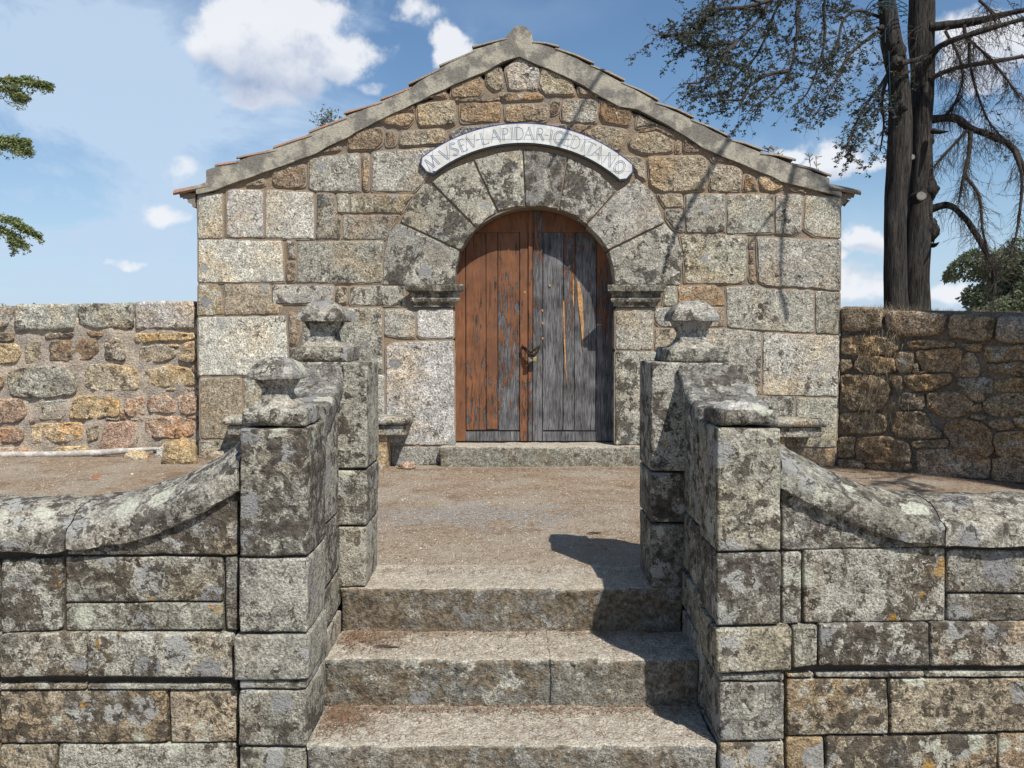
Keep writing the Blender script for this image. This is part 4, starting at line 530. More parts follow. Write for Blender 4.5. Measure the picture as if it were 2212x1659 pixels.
# door
DPL = ypl(7.82)
DR = mesh('door', *merge([prism(DPL, [(-.56, .15), (.975, .15), (.975, 1.7), (.9, 2.0), (.6, 2.32), (.2, 2.40), (-.2, 2.3), (-.5, 2.0), (-.56, 1.7)], -.05, -.02)]), wood('door_backing', .2, 2.2, .5, .6), CH, 30)
tag(DR, 'pair of weathered board doors half stripped of brown paint')
def arcz(x):
    t = 1-((x-AX)/(ARX+.045))**2
    return AZ+(ARZ+.045)*math.sqrt(max(t, 0))
ZT = 2.155
wm = {}
for nm, x0, x1, zb, pt in PLANKS:
    xa, xb = sorted((x0, x1)); xa = max(xa, -.55); zb = max(zb, .199)
    top = [(xb-(xb-xa)*i/6, arcz(xb-(xb-xa)*i/6)) for i in range(7)]
    if nm == 'plank': top = [(x, min(z, ZT)) for x, z in top]
    pts = [(xa+.0015, zb), (xb-.0015, zb)]+[(min(max(x, xa+.0015), xb-.0015), z) for x, z in top]
    key = pt
    if key not in wm:
        p = pt/10
        wm[key] = wood('door_paint', .25, 2.2, {9.5: .64, 8.5: .53, 8: .54, 5.5: .38, 7: .46, 5: .36, .3: .20, 2.2: .20, 4: .30}.get(pt, p), {9.5: .8, 8.5: .64, 8: .64, 5.5: .62, 7: .62, 5: .50, .3: .30, 2.2: .46, 4: .62}.get(pt, p))
    pr = {'stile': .012, 'cover': .028, 'plank': random.uniform(0, .005)}[nm]
    mesh({'stile': 'stile', 'cover': 'cover_strip', 'plank': 'board'}[nm], *prism(DPL, pts, -.021, pr), wm[key], DR, 30)
for (a, b, wkey) in ((RAILS[0], RAILS[1], 5.5), (RAILS[2], RAILS[3], 2.2)):
    mesh('bottom_rail', *prism(DPL, [(a[0], .199), (b[0], .199), (b[0], a[1]), (a[0], a[1])], -.021, .009), wm[wkey], DR, 30)
for xa, xb in ((-.35, .198), (.235, .80)):
    xs = [xb-(xb-xa)*i/12 for i in range(13)]
    pts = [(xa, ZT+.002), (xb, ZT+.002)]+[(x, max(arcz(x), ZT+.003)) for x in xs]
    mesh('top_rail', *prism(DPL, pts, -.021, .010), wm[8.5], DR, 30)
for l in SPL: mesh('splinter', *prism(DPL, l, -.001, .0085), MAT_SPLIT, DR, 30)
for u, v in [(.355, 1.665), (.285, 1.43), (.29, 1.31), (.29, 1.17), (.12, 1.6)]:
    mesh('knot', *prism(DPL, [(u+.009*math.cos(R(a)), v+.013*math.sin(R(a))) for a in range(0, 360, 45)], -.001, .0165), MAT_SPLIT, DR, 30)

# verge, roof
vv = resample(VERGE, .07, .01); vv = [v_+Vector((noise.noise(Vector((v_.x*7, v_.y*7, 1))), noise.noise(Vector((v_.x*7, v_.y*7, 5)))))*.012 for v_ in vv]
mesh('roof_verge', *prism(FAC_PL, [tuple(v_) for v_ in vv], -.36, .026), MAT_CEM, CH, 30)
for (a, b, side) in TILES:
    a, b = Vector(a), Vector(b); d = (b-a); L = d.length; d.normalize(); nn = Vector((-d.y, d.x))
    vs, fs = [], []; half = .085; th = .019; secs = 7
    y0 = 7.58-.032
    # canal tile: the verge tile lies along the slope, its edge towards the viewer
    for i, t in enumerate((-.015, .5*L, L+.01)):
        lift = (.020 if ((side == 0) == (i == 0)) else (.010 if i == 1 else 0.))
        for s_ in (1, 0):
            for k in range(secs):
                an = math.pi*k/(secs-1); rr = half-(0 if s_ else th)
                yy = y0+half-math.cos(an)*rr; hh = math.sin(an)*rr*.36-.010-(0 if s_ else .004)
                p = a+d*t+nn*(hh+lift); q = Vector((p.x, yy, p.y)); vs.append(q+noise.noise_vector(q*9)*.005)
    k = secs*2
    for i in range(2):
        for s_ in (0, 1):
            for j in range(secs-1):
                a_ = i*k+s_*secs+j; f = (a_, a_+1, a_+k+1, a_+k); fs.append(f if s_ else f[::-1])
        for j in (0, secs-1): fs.append((i*k+j, i*k+secs+j, (i+1)*k+secs+j, (i+1)*k+j))
    for i in (0, 2):
        for j in range(secs-1): fs.append((i*k+j, i*k+j+1, i*k+secs+j+1, i*k+secs+j))
    mesh('roof_tile', vs, fs, MAT_TILE if (side == 0 and a.x < -1.1) else MAT_TILEG, CH, 40)
# rest of the roof covering: rows of canal tiles running down both slopes
def rooftop():
    parts = []
    for sgn in (-1, 1):
        top = Vector((.07, 3.80)); ev = Vector((-3.0, 2.52)) if sgn < 0 else Vector((3.12, 2.50)); vs, fs = [], []
        ny = 150; nt = 12
        for j in range(ny):
            y = 7.72+4.95*j/(ny-1)
            for i in range(nt+1):
                p = top+(ev-top)*(i/nt); vs.append((p.x, y, p.y+.035*abs(math.sin(y*14))-.10+.012*(i % 2)))
        fs = [(j*(nt+1)+i, j*(nt+1)+i+1, (j+1)*(nt+1)+i+1, (j+1)*(nt+1)+i) for j in range(ny-1) for i in range(nt)]
        parts.append((vs, fs))
    mesh('roof_covering', *merge(parts), MAT_TILEG, CH, 40, kind='stuff')
rooftop()
# eaves
v = [(-3.0, 2.465), (-2.86, 2.40), (-2.86, 2.52), (-2.98, 2.53)]
def eave(sgn):
    xw = -2.87 if sgn < 0 else 2.962
    s = sgn
    prof = [(xw, 2.36), (xw+s*.03, 2.36), (xw+s*.035, 2.385), (xw+s*.07, 2.40), (xw+s*.075, 2.43), (xw+s*.115, 2.445), (xw+s*.12, 2.475), (xw, 2.485)]
    mesh('eave_cornice', *prism(ypl(7.60), prof, -4.9, 0), MAT_TILEG, CH, 30)
    for j in range(14):
        y = 7.55+.22*j; vs, fs = [], []
        for i, t in enumerate((0, 1)):
            for k in range(7):
                an = math.pi*k/6; x = xw+s*(.185 if t else -.12); z = (2.475 if t else 2.535)+math.sin(an)*.045
                vs.append((x, y+.09-math.cos(an)*.09, z)); vs.append((x, y+.09-math.cos(an)*.075, z-.016))
        for k in range(6):
            a = 2*k; fs += [(a, a+2, a+16, a+14), (a+1, a+15, a+17, a+3), (a, a+1, a+3, a+2), (a+14, a+16, a+17, a+15)]
        fs += [(0, 14, 15, 1), (12, 13, 27, 26)]
        mesh('eave_tile', vs, fs, MAT_TILE if (sgn < 0 or random.random() < .6) else MAT_TILEG, CH, 40)
eave(-1); eave(1)

# ------------------------------------------------------------------ ceramic sign over the arch
SG = empty('ceramic_sign', (.1, 7.55, 2.9), 'curved white tile sign with blue roman lettering above the arch', 'sign')
SCX, SCZ, SR0, SR1 = .0970, 1.5835, 1.332, 1.509; SA0, SA1 = -38.7, 42.5
def sp_(a, r): return (SCX+r*math.sin(R(a)), SCZ+r*math.cos(R(a)))
def band(r0, r1, a0, a1, ch):
    cA = math.degrees(ch/r1)
    o = [sp_(a0+cA+(a1-a0-2*cA)*i/60, r1) for i in range(61)]
    o += [sp_(a1, r1-ch), sp_(a1, r0+ch)]
    o += [sp_(a1-cA-(a1-a0-2*cA)*i/60, r0) for i in range(61)]
    o += [sp_(a0, r0+ch), sp_(a0, r1-ch)]
    return o
def clip(poly, ax, lim, keep_gt):
    out = []
    for i in range(len(poly)):
        a, b = poly[i-1], poly[i]; ia = (a[ax] > lim) == keep_gt; ib = (b[ax] > lim) == keep_gt
        if ia != ib:
            t = (lim-a[ax])/(b[ax]-a[ax]); out.append((a[0]+(b[0]-a[0])*t, a[1]+(b[1]-a[1])*t))
        if ib: out.append(b)
    return out
SPL_ = ypl(7.545)
mesh('backing', *prism(SPL_, band(SR0-.008, SR1+.006, SA0-.3, SA1+.3, .045), -.037, -.002), MAT_EDGE, SG, 30)
mesh('blue_border', *prism(SPL_, band(SR0+.002, SR1+.004, SA0-.1, SA1+.1, .045), -.03, .001), MAT_BLUE, SG, 30)
inner = band(SR0+.006, SR1-.005, SA0+.25, SA1-.25, .043)
T = .1515; x0 = SCX-9*T+.10
for i in range(18):
    for j in range(12):
        c_ = clip(clip(clip(clip(inner, 0, x0+i*T+.0012, True), 0, x0+(i+1)*T-.0012, False), 1, 2.105+j*T*.93+.0012, True), 1, 2.105+(j+1)*T*.93-.0012, False)
        if len(c_) < 3: continue
        ar = abs(sum(c_[q-1][0]*c_[q][1]-c_[q][0]*c_[q-1][1] for q in range(len(c_))))/2
        if ar < 2e-4: continue
        mesh('tile', *prism(SPL_, c_, -.002, .004+random.uniform(0, .0006)), MAT_WHITE, SG, 30)
GL = {'M': (.95, [(1, [(0, 0), (.16, 1)]), (2, [(.16, 1), (.48, .08)]), (1, [(.48, .08), (.80, 1)]), (2, [(.80, 1), (.95, 0)])]),
 'V': (.75, [(2, [(0, 1), (.37, 0)]), (1, [(.37, 0), (.75, 1)])]),
 'S': (.5, [(2, [(.48, .85), (.40, .97), (.25, 1), (.08, .93), (.03, .78), (.10, .62), (.38, .42), (.48, .27), (.44, .10), (.28, 0), (.12, .02), (0, .16)])]),
 'E': (.5, [(2, [(.08, 0), (.08, 1)]), (1, [(.08, 1), (.5, 1), (.5, .9)]), (1, [(.08, .53), (.4, .53)]), (1, [(.08, 0), (.52, 0), (.52, .12)])]),
 'L': (.55, [(2, [(.08, 0), (.08, 1)]), (1, [(.08, 0), (.55, 0), (.55, .13)])]),
 'A': (.75, [(1, [(0, 0), (.37, 1)]), (2, [(.37, 1), (.75, 0)]), (1, [(.14, .38), (.58, .38)])]),
 'P': (.5, [(2, [(.08, 0), (.08, 1)]), (1, [(.08, 1), (.34, 1), (.48, .88), (.5, .74), (.44, .58), (.3, .5), (.08, .5)])]),
 'I': (.16, [(2, [(.08, 0), (.08, 1)])]),
 'D': (.72, [(2, [(.08, 0), (.08, 1)]), (1, [(.08, 1), (.38, 1), (.60, .86), (.70, .62), (.71, .40), (.62, .16), (.40, 0), (.08, 0)])]),
 'R': (.62, [(2, [(.08, 0), (.08, 1)]), (1, [(.08, 1), (.34, 1), (.48, .88), (.5, .74), (.44, .58), (.3, .5), (.08, .5)]), (2, [(.3, .5), (.62, 0)])]),
 'G': (.75, [(2, [(.70, .82), (.58, .96), (.40, 1), (.18, .9), (.05, .68), (.03, .42), (.14, .14), (.36, 0), (.56, .03), (.70, .14)]), (2, [(.68, .12), (.68, .45)])]),
 'T': (.7, [(1, [(0, .9), (0, 1), (.7, 1), (.7, .9)]), (2, [(.35, 1), (.35, 0)])]),
 'N': (.8, [(1, [(.06, 0), (.06, 1)]), (2, [(.06, 1), (.74, 0)]), (1, [(.74, 0), (.74, 1)])]),
 'O': (.8, [(2, [(.4, 1), (.18, .92), (.04, .7), (.02, .45), (.1, .18), (.28, .02), (.5, 0), (.68, .1), (.79, .35), (.78, .62), (.66, .88), (.4, 1)])]),
 '-': (.28, [(1, [(0, .5), (.28, .5)])])}
def ribbon(p, q, wd):
    d = Vector(q)-Vector(p); 
    if d.length < 1e-6: return None
    d.normalize(); nn = Vector((-d.y, d.x))*wd/2; p, q = Vector(p)-d*wd*.3, Vector(q)+d*wd*.3
    return [p+nn, p-nn, q-nn, q+nn]
txt = 'MVSEV-LAPIDAR-IGEDITANO'
px = [(222, 465), (340, 385), (415, 345), (488, 315), (575, 285), (622, 272), (682, 268), (775, 262), (862, 238), (920, 228), (980, 225), (1062, 225), (1162, 228), (1216, 240), (1255, 242), (1322, 250), (1392, 278), (1467, 298), (1535, 322), (1596, 338), (1655, 385), (1760, 445), (1852, 498)]
lh, lb = .108, 1.366
for ch, (zx, zy) in zip(txt, px):
    ang = math.atan2(zx-1012, 1584-zy); wd, st = GL[ch]; parts = []; lift = .0058
    for dbl, pl_ in st:
        for sgn in ((-1, 1) if dbl == 2 else (0,)):
            for p, q in zip(pl_[:-1], pl_[1:]):
                d = Vector((q[0]-p[0], q[1]-p[1])); d = d.normalized() if d.length else Vector((1, 0)); of = Vector((-d.y, d.x))*.062*sgn
                r = ribbon(Vector(p)+of, Vector(q)+of, .040)
                if r is None: continue
                pts3 = []
                for v_ in r:
                    lx = (v_.x-wd/2)*lh; ly = v_.y*lh+lb
                    X_ = SCX+ly*math.sin(ang)+lx*math.cos(ang); Z_ = SCZ+ly*math.cos(ang)-lx*math.sin(ang); pts3.append(SPL_.P(X_, Z_, lift))
                lift += .00003
                parts.append((pts3, [(0, 1, 2, 3)]))
    # serifs
    mesh('letter', *merge(parts), MAT_INK, SG, None)

# ------------------------------------------------------------------ chain and padlocks
CHN = empty('door_chain', (.19, 7.78, 1.05), 'rusty tangled chain looped through the two door leaves', 'chain')
def torus(c, R_, r, ax1, ax2, st=1.3, n1=12, n2=5):
    c = Vector(c); ax1 = Vector(ax1).normalized(); ax2 = Vector(ax2); ax2 = (ax2-ax1*ax2.dot(ax1)).normalized(); ax3 = ax1.cross(ax2); vs, fs = [], []
    for i in range(n1):
        a = 2*math.pi*i/n1; dr = ax1*math.cos(a)*st+ax2*math.sin(a); p = c+dr*R_; dn = (ax1*math.cos(a)+ax2*math.sin(a)).normalized()
        for j in range(n2): b = 2*math.pi*j/n2; vs.append(p+dn*r*math.cos(b)+ax3*r*math.sin(b))
    for i in range(n1):
        for j in range(n2): fs.append((i*n2+j, ((i+1) % n1)*n2+j, ((i+1) % n1)*n2+(j+1) % n2, i*n2+(j+1) % n2))
    return vs, fs
cp_ = smooth_curve([(0.098, 7.775, 1.090), (0.125, 7.75, 1.080), (0.150, 7.745, 1.060), (0.175, 7.74, 1.040), (0.205, 7.74, 1.060), (0.230, 7.745, 1.080), (0.255, 7.77, 1.095)], 4)
cp2 = smooth_curve([(0.110, 7.77, 1.075), (0.135, 7.74, 1.045), (0.170, 7.73, 1.020), (0.210, 7.73, 1.020), (0.240, 7.75, 1.050), (0.245, 7.77, 1.080)], 4)
cp3 = smooth_curve([(0.140, 7.75, 1.065), (0.155, 7.735, 1.015), (0.185, 7.73, 0.985), (0.215, 7.735, 1.010), (0.220, 7.75, 1.055)], 4)
for q, cv in enumerate((cp_, cp2, cp3)):
    for i in range(0, len(cv)-1):
        d = (cv[i+1]-cv[i]); up = Vector((0, -1, .3)) if i % 2 else Vector((0, .3, 1))
        mesh('link', *torus(cv[i], .009, .0032, d, up), MAT_RUST, CHN, 180)
for x in (.098, .257): mesh('staple', *torus((x, 7.79, 1.09), .016, .005, (0, 0, 1), (0, 1, 0)), MAT_RUST, CHN, 180)
for i, (x, z, lab, m_) in enumerate(((.170, .975, 'dull left padlock hanging from the rusty door chain', MAT_SAW), (.212, .978, 'brass right padlock hanging from the rusty door chain', MAT_BRASS))):
    pk = empty('padlock', (x, 7.735, z), lab, 'padlock', 'padlocks on the door chain')
    mesh('lock_body', *stone_geo(ypl(7.725), [(x-.018, z-.024), (x+.018, z-.024), (x+.018, z+.018), (x-.018, z+.018)], 0, .018, 0, .004, .003, 0, .02), m_, pk, 40)
    mesh('shackle', *tube([(x+.012*math.cos(R(a)), 7.734, z+.018+max(0, math.sin(R(a)))*.022) for a in range(0, 181, 20)], .003, 6), MAT_RUST if i == 0 else MAT_SAW, pk, 60)

# ------------------------------------------------------------------ benches against the facade
def bench(x0, x1, zt, label, legs):
    B = empty('stone_bench', ((x0+x1)/2, 7.45, 0), label, 'bench', 'stone benches against the facade')
    # seat: moulded edge slab then a thinner course under it
    def slab(name, xa, xb, dp, z0, z1, r):
        return stone(name, ypl(7.572-dp), [(xa, z0), (xb, z0), (xb, z1), (xa, z1)], MAT_FAC, B, 'g4', depth=dp, gap=.001, rnd=r, rc=r, amp=.004, step=.06, sidestep=.08)
    slab('seat', x0, x1, .30, zt-.072, zt, .03)
    slab('moulding', x0+.04, x1-.04, .26, zt-.165, zt-.075, .012)
    for a, b in legs: stone('support', ypl(7.36), [(a, -.06), (b, -.06), (b, zt-.168), (a, zt-.168)], MAT_FAC, B, 'y1', depth=.21, gap=.001, rnd=.008, rc=.01, amp=.003, step=.06, sidestep=.08)
    return B
bench(-2.57, -.90, .475, 'stone bench against the facade left of the chapel door', ((-2.3, -2.1), (-1.28, -1.115)))
bench(1.35, 2.79, .455, 'stone bench against the facade right of the chapel door', ((1.55, 1.75), (2.28, 2.44)))

# ------------------------------------------------------------------ boundary walls
def rubble_wall(pl, data, mat, mmat, label, name, u0, u1, top, N=64, mort=.012, thick=.45, rel=.035, loc=None, copn=0, pr_=(.002, .016), gap_=.001, amp_=.03):
    Wl = empty(name, loc, label, 'wall')
    vs, fs = [], []; du = .045; nu = int((u1-u0)/du); nv = 34
    for i in range(nu+1):
        for j in range(nv+1):
            u = u0+(u1-u0)*i/nu; zt = top(u); v = -.15+(zt+.15)*j/nv; q = pl.P(u, v, -mort)
            vs.append(q+pl.N*(noise.fractal(q*7, .6, 2, 4)*.03-.012*(j == nv)))
    fs = [(i*(nv+1)+j, (i+1)*(nv+1)+j, (i+1)*(nv+1)+j+1, i*(nv+1)+j+1) for i in range(nu) for j in range(nv)]
    # top and back
    base = len(vs)
    for i in range(nu+1):
        u = u0+(u1-u0)*i/nu; zt = top(u); vs.append(pl.P(u, zt-.01, -thick)); vs.append(pl.P(u, -.15, -thick))
    for i in range(nu):
        fs.append((i*(nv+1)+nv, (i+1)*(nv+1)+nv, base+2*(i+1), base+2*i)); fs.append((base+2*i, base+2*i+2, base+2*i+3, base+2*i+1))
    mesh('mortar', vs, fs, mmat, Wl, 180)
    for n_, (kc, pts) in enumerate(data):
        cop = n_ < copn
        sz = max(p[0] for p in pts)-min(p[0] for p in pts)
        if cop: stone('coping_stone', pl, pts, mat, Wl, kc, proud=.03+random.uniform(0, .01), depth=.40, gap=.004, rc=.04, rnd=.03, amp=.012, step=.045, sidestep=.1, wob=.008)
        else: stone('stone', pl, pts, mat, Wl, kc, proud=random.uniform(pr_[0], pr_[1]), depth=.12, gap=gap_, rc=min(.035, sz*.18), rnd=min(rel, sz*.2), amp=amp_ if sz > .15 else amp_*.5, step=.028, dome=.0, wob=.012, fq=11)
    return Wl
LPL = Plane((0, 7.74, 0), (1, 0, 0), (0, -1, 0))
LWX = []
rubble_wall(LPL, LW+[(k, [(u-1.95+random.uniform(-.02, .02), v) for u, v in p]) for k, p in LW if max(q[0] for q in p) < -3.0 and min(q[0] for q in p) > -4.7], MAT_LW, MAT_MORTL,
    'tan rubble wall with grey coping left of the chapel', 'boundary_wall', -7.5, -2.90, lambda u: 1.36 if u > -7 else 1.3, loc=(-4.8, 7.74, 0), copn=4, mort=-.004, rel=.013, pr_=(.014, .03), amp_=.018)
RPL = Plane((RWO[0], RWO[1], 0), (RWU[0], RWU[1], 0), (RWU[1], -RWU[0], 0))
rubble_wall(RPL, RW+[(k, [(u+1.62, v) for u, v in p]) for k, p in RW if min(q[0] for q in p) > .25 and max(q[0] for q in p) < 1.45], MAT_RW, MAT_MORTR,
    'dark brown rubble wall running forward right of the chapel', 'boundary_wall', .03, 4.0, lambda u: 1.445-.045*u, loc=(4.2, 6.5, 0), mort=.022, rel=.020, copn=4, pr_=(.0, .022), gap_=-.004)

# ------------------------------------------------------------------ gate piers, front walls, steps
def square_lathe(cx, cy, z0, prof, rot=0., cr=.18, wob=.007):
    vs, fs = [], []; K = 24
    def ring(h):
        o = []
        for i in range(K):
            a = 2*math.pi*i/K+math.pi/4; c_, s_ = math.cos(a), math.sin(a); m = max(abs(c_), abs(s_)); r = h/m
            rr = min(r, h*1.345); o.append((c_*rr, s_*rr))
        return o
    for h, z in prof:
        for x, y in ring(max(h, .001)):
            q = Vector((cx+x, cy+y, z0+z)); vs.append(q+noise.noise_vector(q*22)*wob)
    n_ = len(prof)
    for i in range(n_-1):
        for k in range(K): fs.append((i*K+k, i*K+(k+1) % K, (i+1)*K+(k+1) % K, (i+1)*K+k))
    fs.append(tuple(range(K))[::-1]); fs.append(tuple((n_-1)*K+k for k in range(K)))
    return vs, fs
FIN = [(.092, -.012), (.088, .0), (.074, .012), (.062, .030), (.056, .048), (.055, .062), (.060, .074), (.068, .086), (.074, .098), (.077, .108), (.100, .110), (.102, .123), (.095, .141), (.080, .163), (.062, .181), (.040, .192), (.018, .196), (.004, .197)]
CAPC = (.36, .35, .32, .42)
def pier(label, data, y0, dp, top, xa, xb, fin=None, slab=None, mat=MAT_PIER, mound=False):
    Pp = empty('gate_pier', ((xa+xb)/2, y0+dp/2, -.6), label, 'gate pier', 'stone gate piers beside the steps')
    for kc, pts in data:
        b_ = 'b' in kc
        stone('stone_block', ypl(y0), pts, mat, Pp, kc, proud=.016 if b_ else random.uniform(-.001, .002), depth=dp+(.016 if b_ else 0), gap=.0012, rc=.010, rnd=.010, amp=.005, step=.035, sidestep=.045, wob=.004, fq=12)
    zmin = min(v for k_, p in data for u, v in p)
    mesh('core', *box(xa+.03, xb-.03, y0+.04, y0+dp-.02, zmin+.01, top-.03), MAT_GAP, Pp, 30)
    if slab:
        sx0, sx1, sy0, sy1, st = slab
        stone('base_slab', ypl(sy0), [(sx0, top+.001), (sx1, top+.001), (sx1-.005, st), (sx0+.008, st)], MAT_PIER, Pp, 'd5', depth=sy1-sy0, gap=.001, rc=.012, rnd=.022, amp=.006, step=.03, sidestep=.04, wob=.008, fq=14)
        if mound:
            vs, fs = [], []; K = 22
            for i, (rr, hh) in enumerate(((1, -.01), (.93, .004), (.8, .010), (.6, .016), (.35, .024), (.1, .026))):
                for k in range(K):
                    a = 2*math.pi*k/K; x = (sx0+sx1)/2+.0+math.cos(a)*(sx1-sx0)*.46*rr; y = (sy0+sy1)/2+math.sin(a)*(sy1-sy0)*.44*rr; q = Vector((x, y, st+hh)); vs.append(q+Vector((0, 0, noise.fractal(q*22, .6, 2, 4)*.013)))
            for i in range(5):
                for k in range(K): fs.append((i*K+k, i*K+(k+1) % K, (i+1)*K+(k+1) % K, (i+1)*K+k))
            fs.append(tuple(5*K+k for k in range(K))); mesh('broken_mortar', vs, fs, MAT_PIER, Pp, 180, (.50, .49, .46, .2))
    if fin:
        cx, cy, z0, s_ = fin
        F_ = mesh('finial', *square_lathe(cx, cy, z0, [(a*s_, b*s_) for a, b in FIN]), MAT_PIER, Pp, 38, CAPC)
        mesh('mortar_fillet', *square_lathe(cx, cy, z0-.004, [(.100*s_, -.01), (.094*s_, .006), (.078*s_, .016), (.063*s_, .033), (.0575*s_, .05)], wob=.006), MAT_PIER, Pp, 60, (.36, .325, .27, .2))
    return Pp
pier('front left gate pier with lower mushroom shaped finial', PFL, 3.15, .30, .842, -1.075, -.79, fin=(-.935, 3.30, .915, .98), slab=(-1.045, -.795, 3.165, 3.425, .912))
pier('front right gate pier whose finial is missing, only a cracked slab on top', PFR, 3.15, .30, .842, .785, 1.06, slab=(.79, 1.03, 3.165, 3.425, .905), mound=True)
pier('back left gate pier with upper mushroom shaped finial', PBL, 3.86, .34, 1.065, -1.01, -.675, fin=(-.905, 4.015, 1.138, 1.12), slab=(-1.055, -.765, 3.875, 4.16, 1.137))
pier('back right gate pier with tall finial and wide slab', PBR, 3.86, .34, 1.065, .655, 1.06, fin=(.865, 4.015, 1.138, 1.14), slab=(.715, 1.02, 3.875, 4.16, 1.137))
# side parapets joining front and back piers
def parapet(sgn, label):
    Pr = empty('side_parapet', (sgn*.94, 3.65, -.6), label, 'parapet', 'curved side parapets of the steps')
    if sgn < 0: pl = Plane((-.812, 0, 0), (0, 1, 0), (1, 0, 0)); f = lambda p: p
    else: pl = Plane((.808, 0, 0), (0, -1, 0), (-1, 0, 0)); f = lambda p: [(-u, v) for u, v in p]
    cz = [(-.70, -.405), (-.40, -.10), (-.095, .085), (.09, .365)]
    for i, (a, b) in enumerate(cz):
        stone('stone_block', pl, f([(3.455, a), (3.853, a+(.02 if i else 0)), (3.853, b), (3.455, b)]), MAT_PIER, Pr, 'g%d' % (3+i), depth=.24, gap=.0012, rc=.010, rnd=.009, amp=.006, step=.035, sidestep=.06, wob=.004, fq=12, proud=random.uniform(0, .006))
    stone('stone_block', pl, f([(3.455, .37), (3.853, .37), (3.853, .90), (3.455, .72)]), MAT_PIER, Pr, 'g5', depth=.24, gap=.0012, rc=.010, rnd=.009, amp=.006, step=.035, sidestep=.06, wob=.004, fq=12)
    cur = [(3.452, .735), (3.53, .765), (3.62, .805), (3.72, .85), (3.858, .925), (3.858, 1.06), (3.82, 1.02), (3.76, .975), (3.69, .94), (3.60, .915), (3.52, .905), (3.452, .90)]
    stone('curved_coping', pl, f(cur), MAT_COP, Pr, 'd5', proud=.032, depth=.31, gap=.001, rc=.006, rnd=.030, amp=.005, step=.03, sidestep=.05, wob=.005, fq=12)
parapet(-1, 'curved parapet linking the two left gate piers'); parapet(1, 'curved parapet linking the two right gate piers')

def front_wall(data, bandd, sw, sgn, label):
    Wf = empty('front_wall', (sgn*2.0, 3.3, -.6), label, 'wall', 'low ashlar walls either side of the steps')
    for kc, pts in data:
        s_ = 's' in kc
        stone('stone_block', ypl(3.19), pts, MAT_FRT, Wf, kc, proud=.006 if s_ else random.uniform(-.004, .005), depth=.20, gap=.0012, rc=.008 if s_ else .012, rnd=.005 if s_ else .009, amp=.003 if s_ else .008, step=.04, wob=.002 if s_ else .004, fq=11, sidestep=.1)
    for kc, pts in bandd: stone('band_stone', ypl(3.170), pts, MAT_FRT, Wf, kc, proud=0, depth=.20, gap=.001, rc=.010, rnd=.010, amp=.006, step=.04, wob=.004, fq=11, sidestep=.1)
    xa, xb = (1.07, 5.9) if sgn > 0 else (-5.9, -1.09)
    mesh('core', *box(xa, xb, 3.215, 3.40, -.7, .38), MAT_GAP, Wf, 30)
    hp = [(xa, .33), (xb, .33)]
    # curved coping swept from the traced lower and upper edges
    def sweep(name, secs, kc):
        PR = [(-.02, 0.), (.0, .0), (.024, .0), (.030, .02), (.031, .25), (.030, .46), (.022, .54), (-.01, .64), (-.05, .77), (-.09, .89), (-.13, .965), (-.16, .99), (-.235, 1.0), (-.25, .9), (-.25, .0)]
        vs, fs = [], []; k = len(PR)
        cs = smooth_curve([(a[0], a[1], b[1]) for a, b in secs], 8)
        for s_ in cs:
            for o, t in PR:
                q = Vector((s_.x, 3.19-o, s_.y+(s_.z-s_.y)*t)); vs.append(q+noise.noise_vector(q*10)*.010+noise.noise_vector(q*31)*.004)
        for i in range(len(cs)-1):
            for j in range(k-1): fs.append((i*k+j, (i+1)*k+j, (i+1)*k+j+1, i*k+j+1))
        fs.append(tuple(range(k))[::-1]); fs.append(tuple((len(cs)-1)*k+j for j in range(k)))
        if sw is SWL and name == 'curved_coping': fs = [f[::-1] for f in fs]
        return mesh(name, vs, fs, MAT_COP, Wf, 60, colr(kc))
    sweep('curved_coping', sw, 'g5')
    zb, zt = sw[-1][0][1], sw[-1][1][1]; x = sw[-1][0][0]
    L = [.9, .8, 1.0, .9]; 
    for i, l in enumerate(L):
        if sgn > 0: a, b = x+.006, x+l
        else: a, b = x-l, x-.006
        sweep('coping_stone', [((a+(b-a)*t, zb-.004), (a+(b-a)*t, zt)) for t in (0, .33, .66, 1)], 'd6' if i % 2 else 'g5')
        x = x+sgn*l
front_wall(FWL, FWLB, SWL, -1, 'lichened ashlar wall sweeping down left of the steps')
front_wall(FWR, FWRB, SWR, 1, 'lichened ashlar wall sweeping down right of the steps')

ST = empty('stone_steps', (0, 3.5, -.62), 'three worn granite steps rising between the gate piers', 'steps')
def step(pts_x, y0, dp, zb, zt, kcs):
    for i in range(len(pts_x)-1):
        a, b = pts_x[i], pts_x[i+1]
        stone('step_block', ypl(y0), [(a, zb), (b, zb), (b, zt-random.uniform(0, .004)), (a, zt)], MAT_STEP, ST, kcs[i], depth=dp, gap=-.0004, rc=.004, rnd=.016, amp=.014, step=.028, sidestep=.03, wob=.009, fq=10)
step([-.802, .802], 3.147, .52, -.72, -.408, ['d5', 'd4'])
step([-.81, .165, .81], 3.50, .52, -.50, -.204, ['d6', 'd4'])
step([-.81, .81], 3.85, .40, -.30, 0., ['d7', 'd7'])

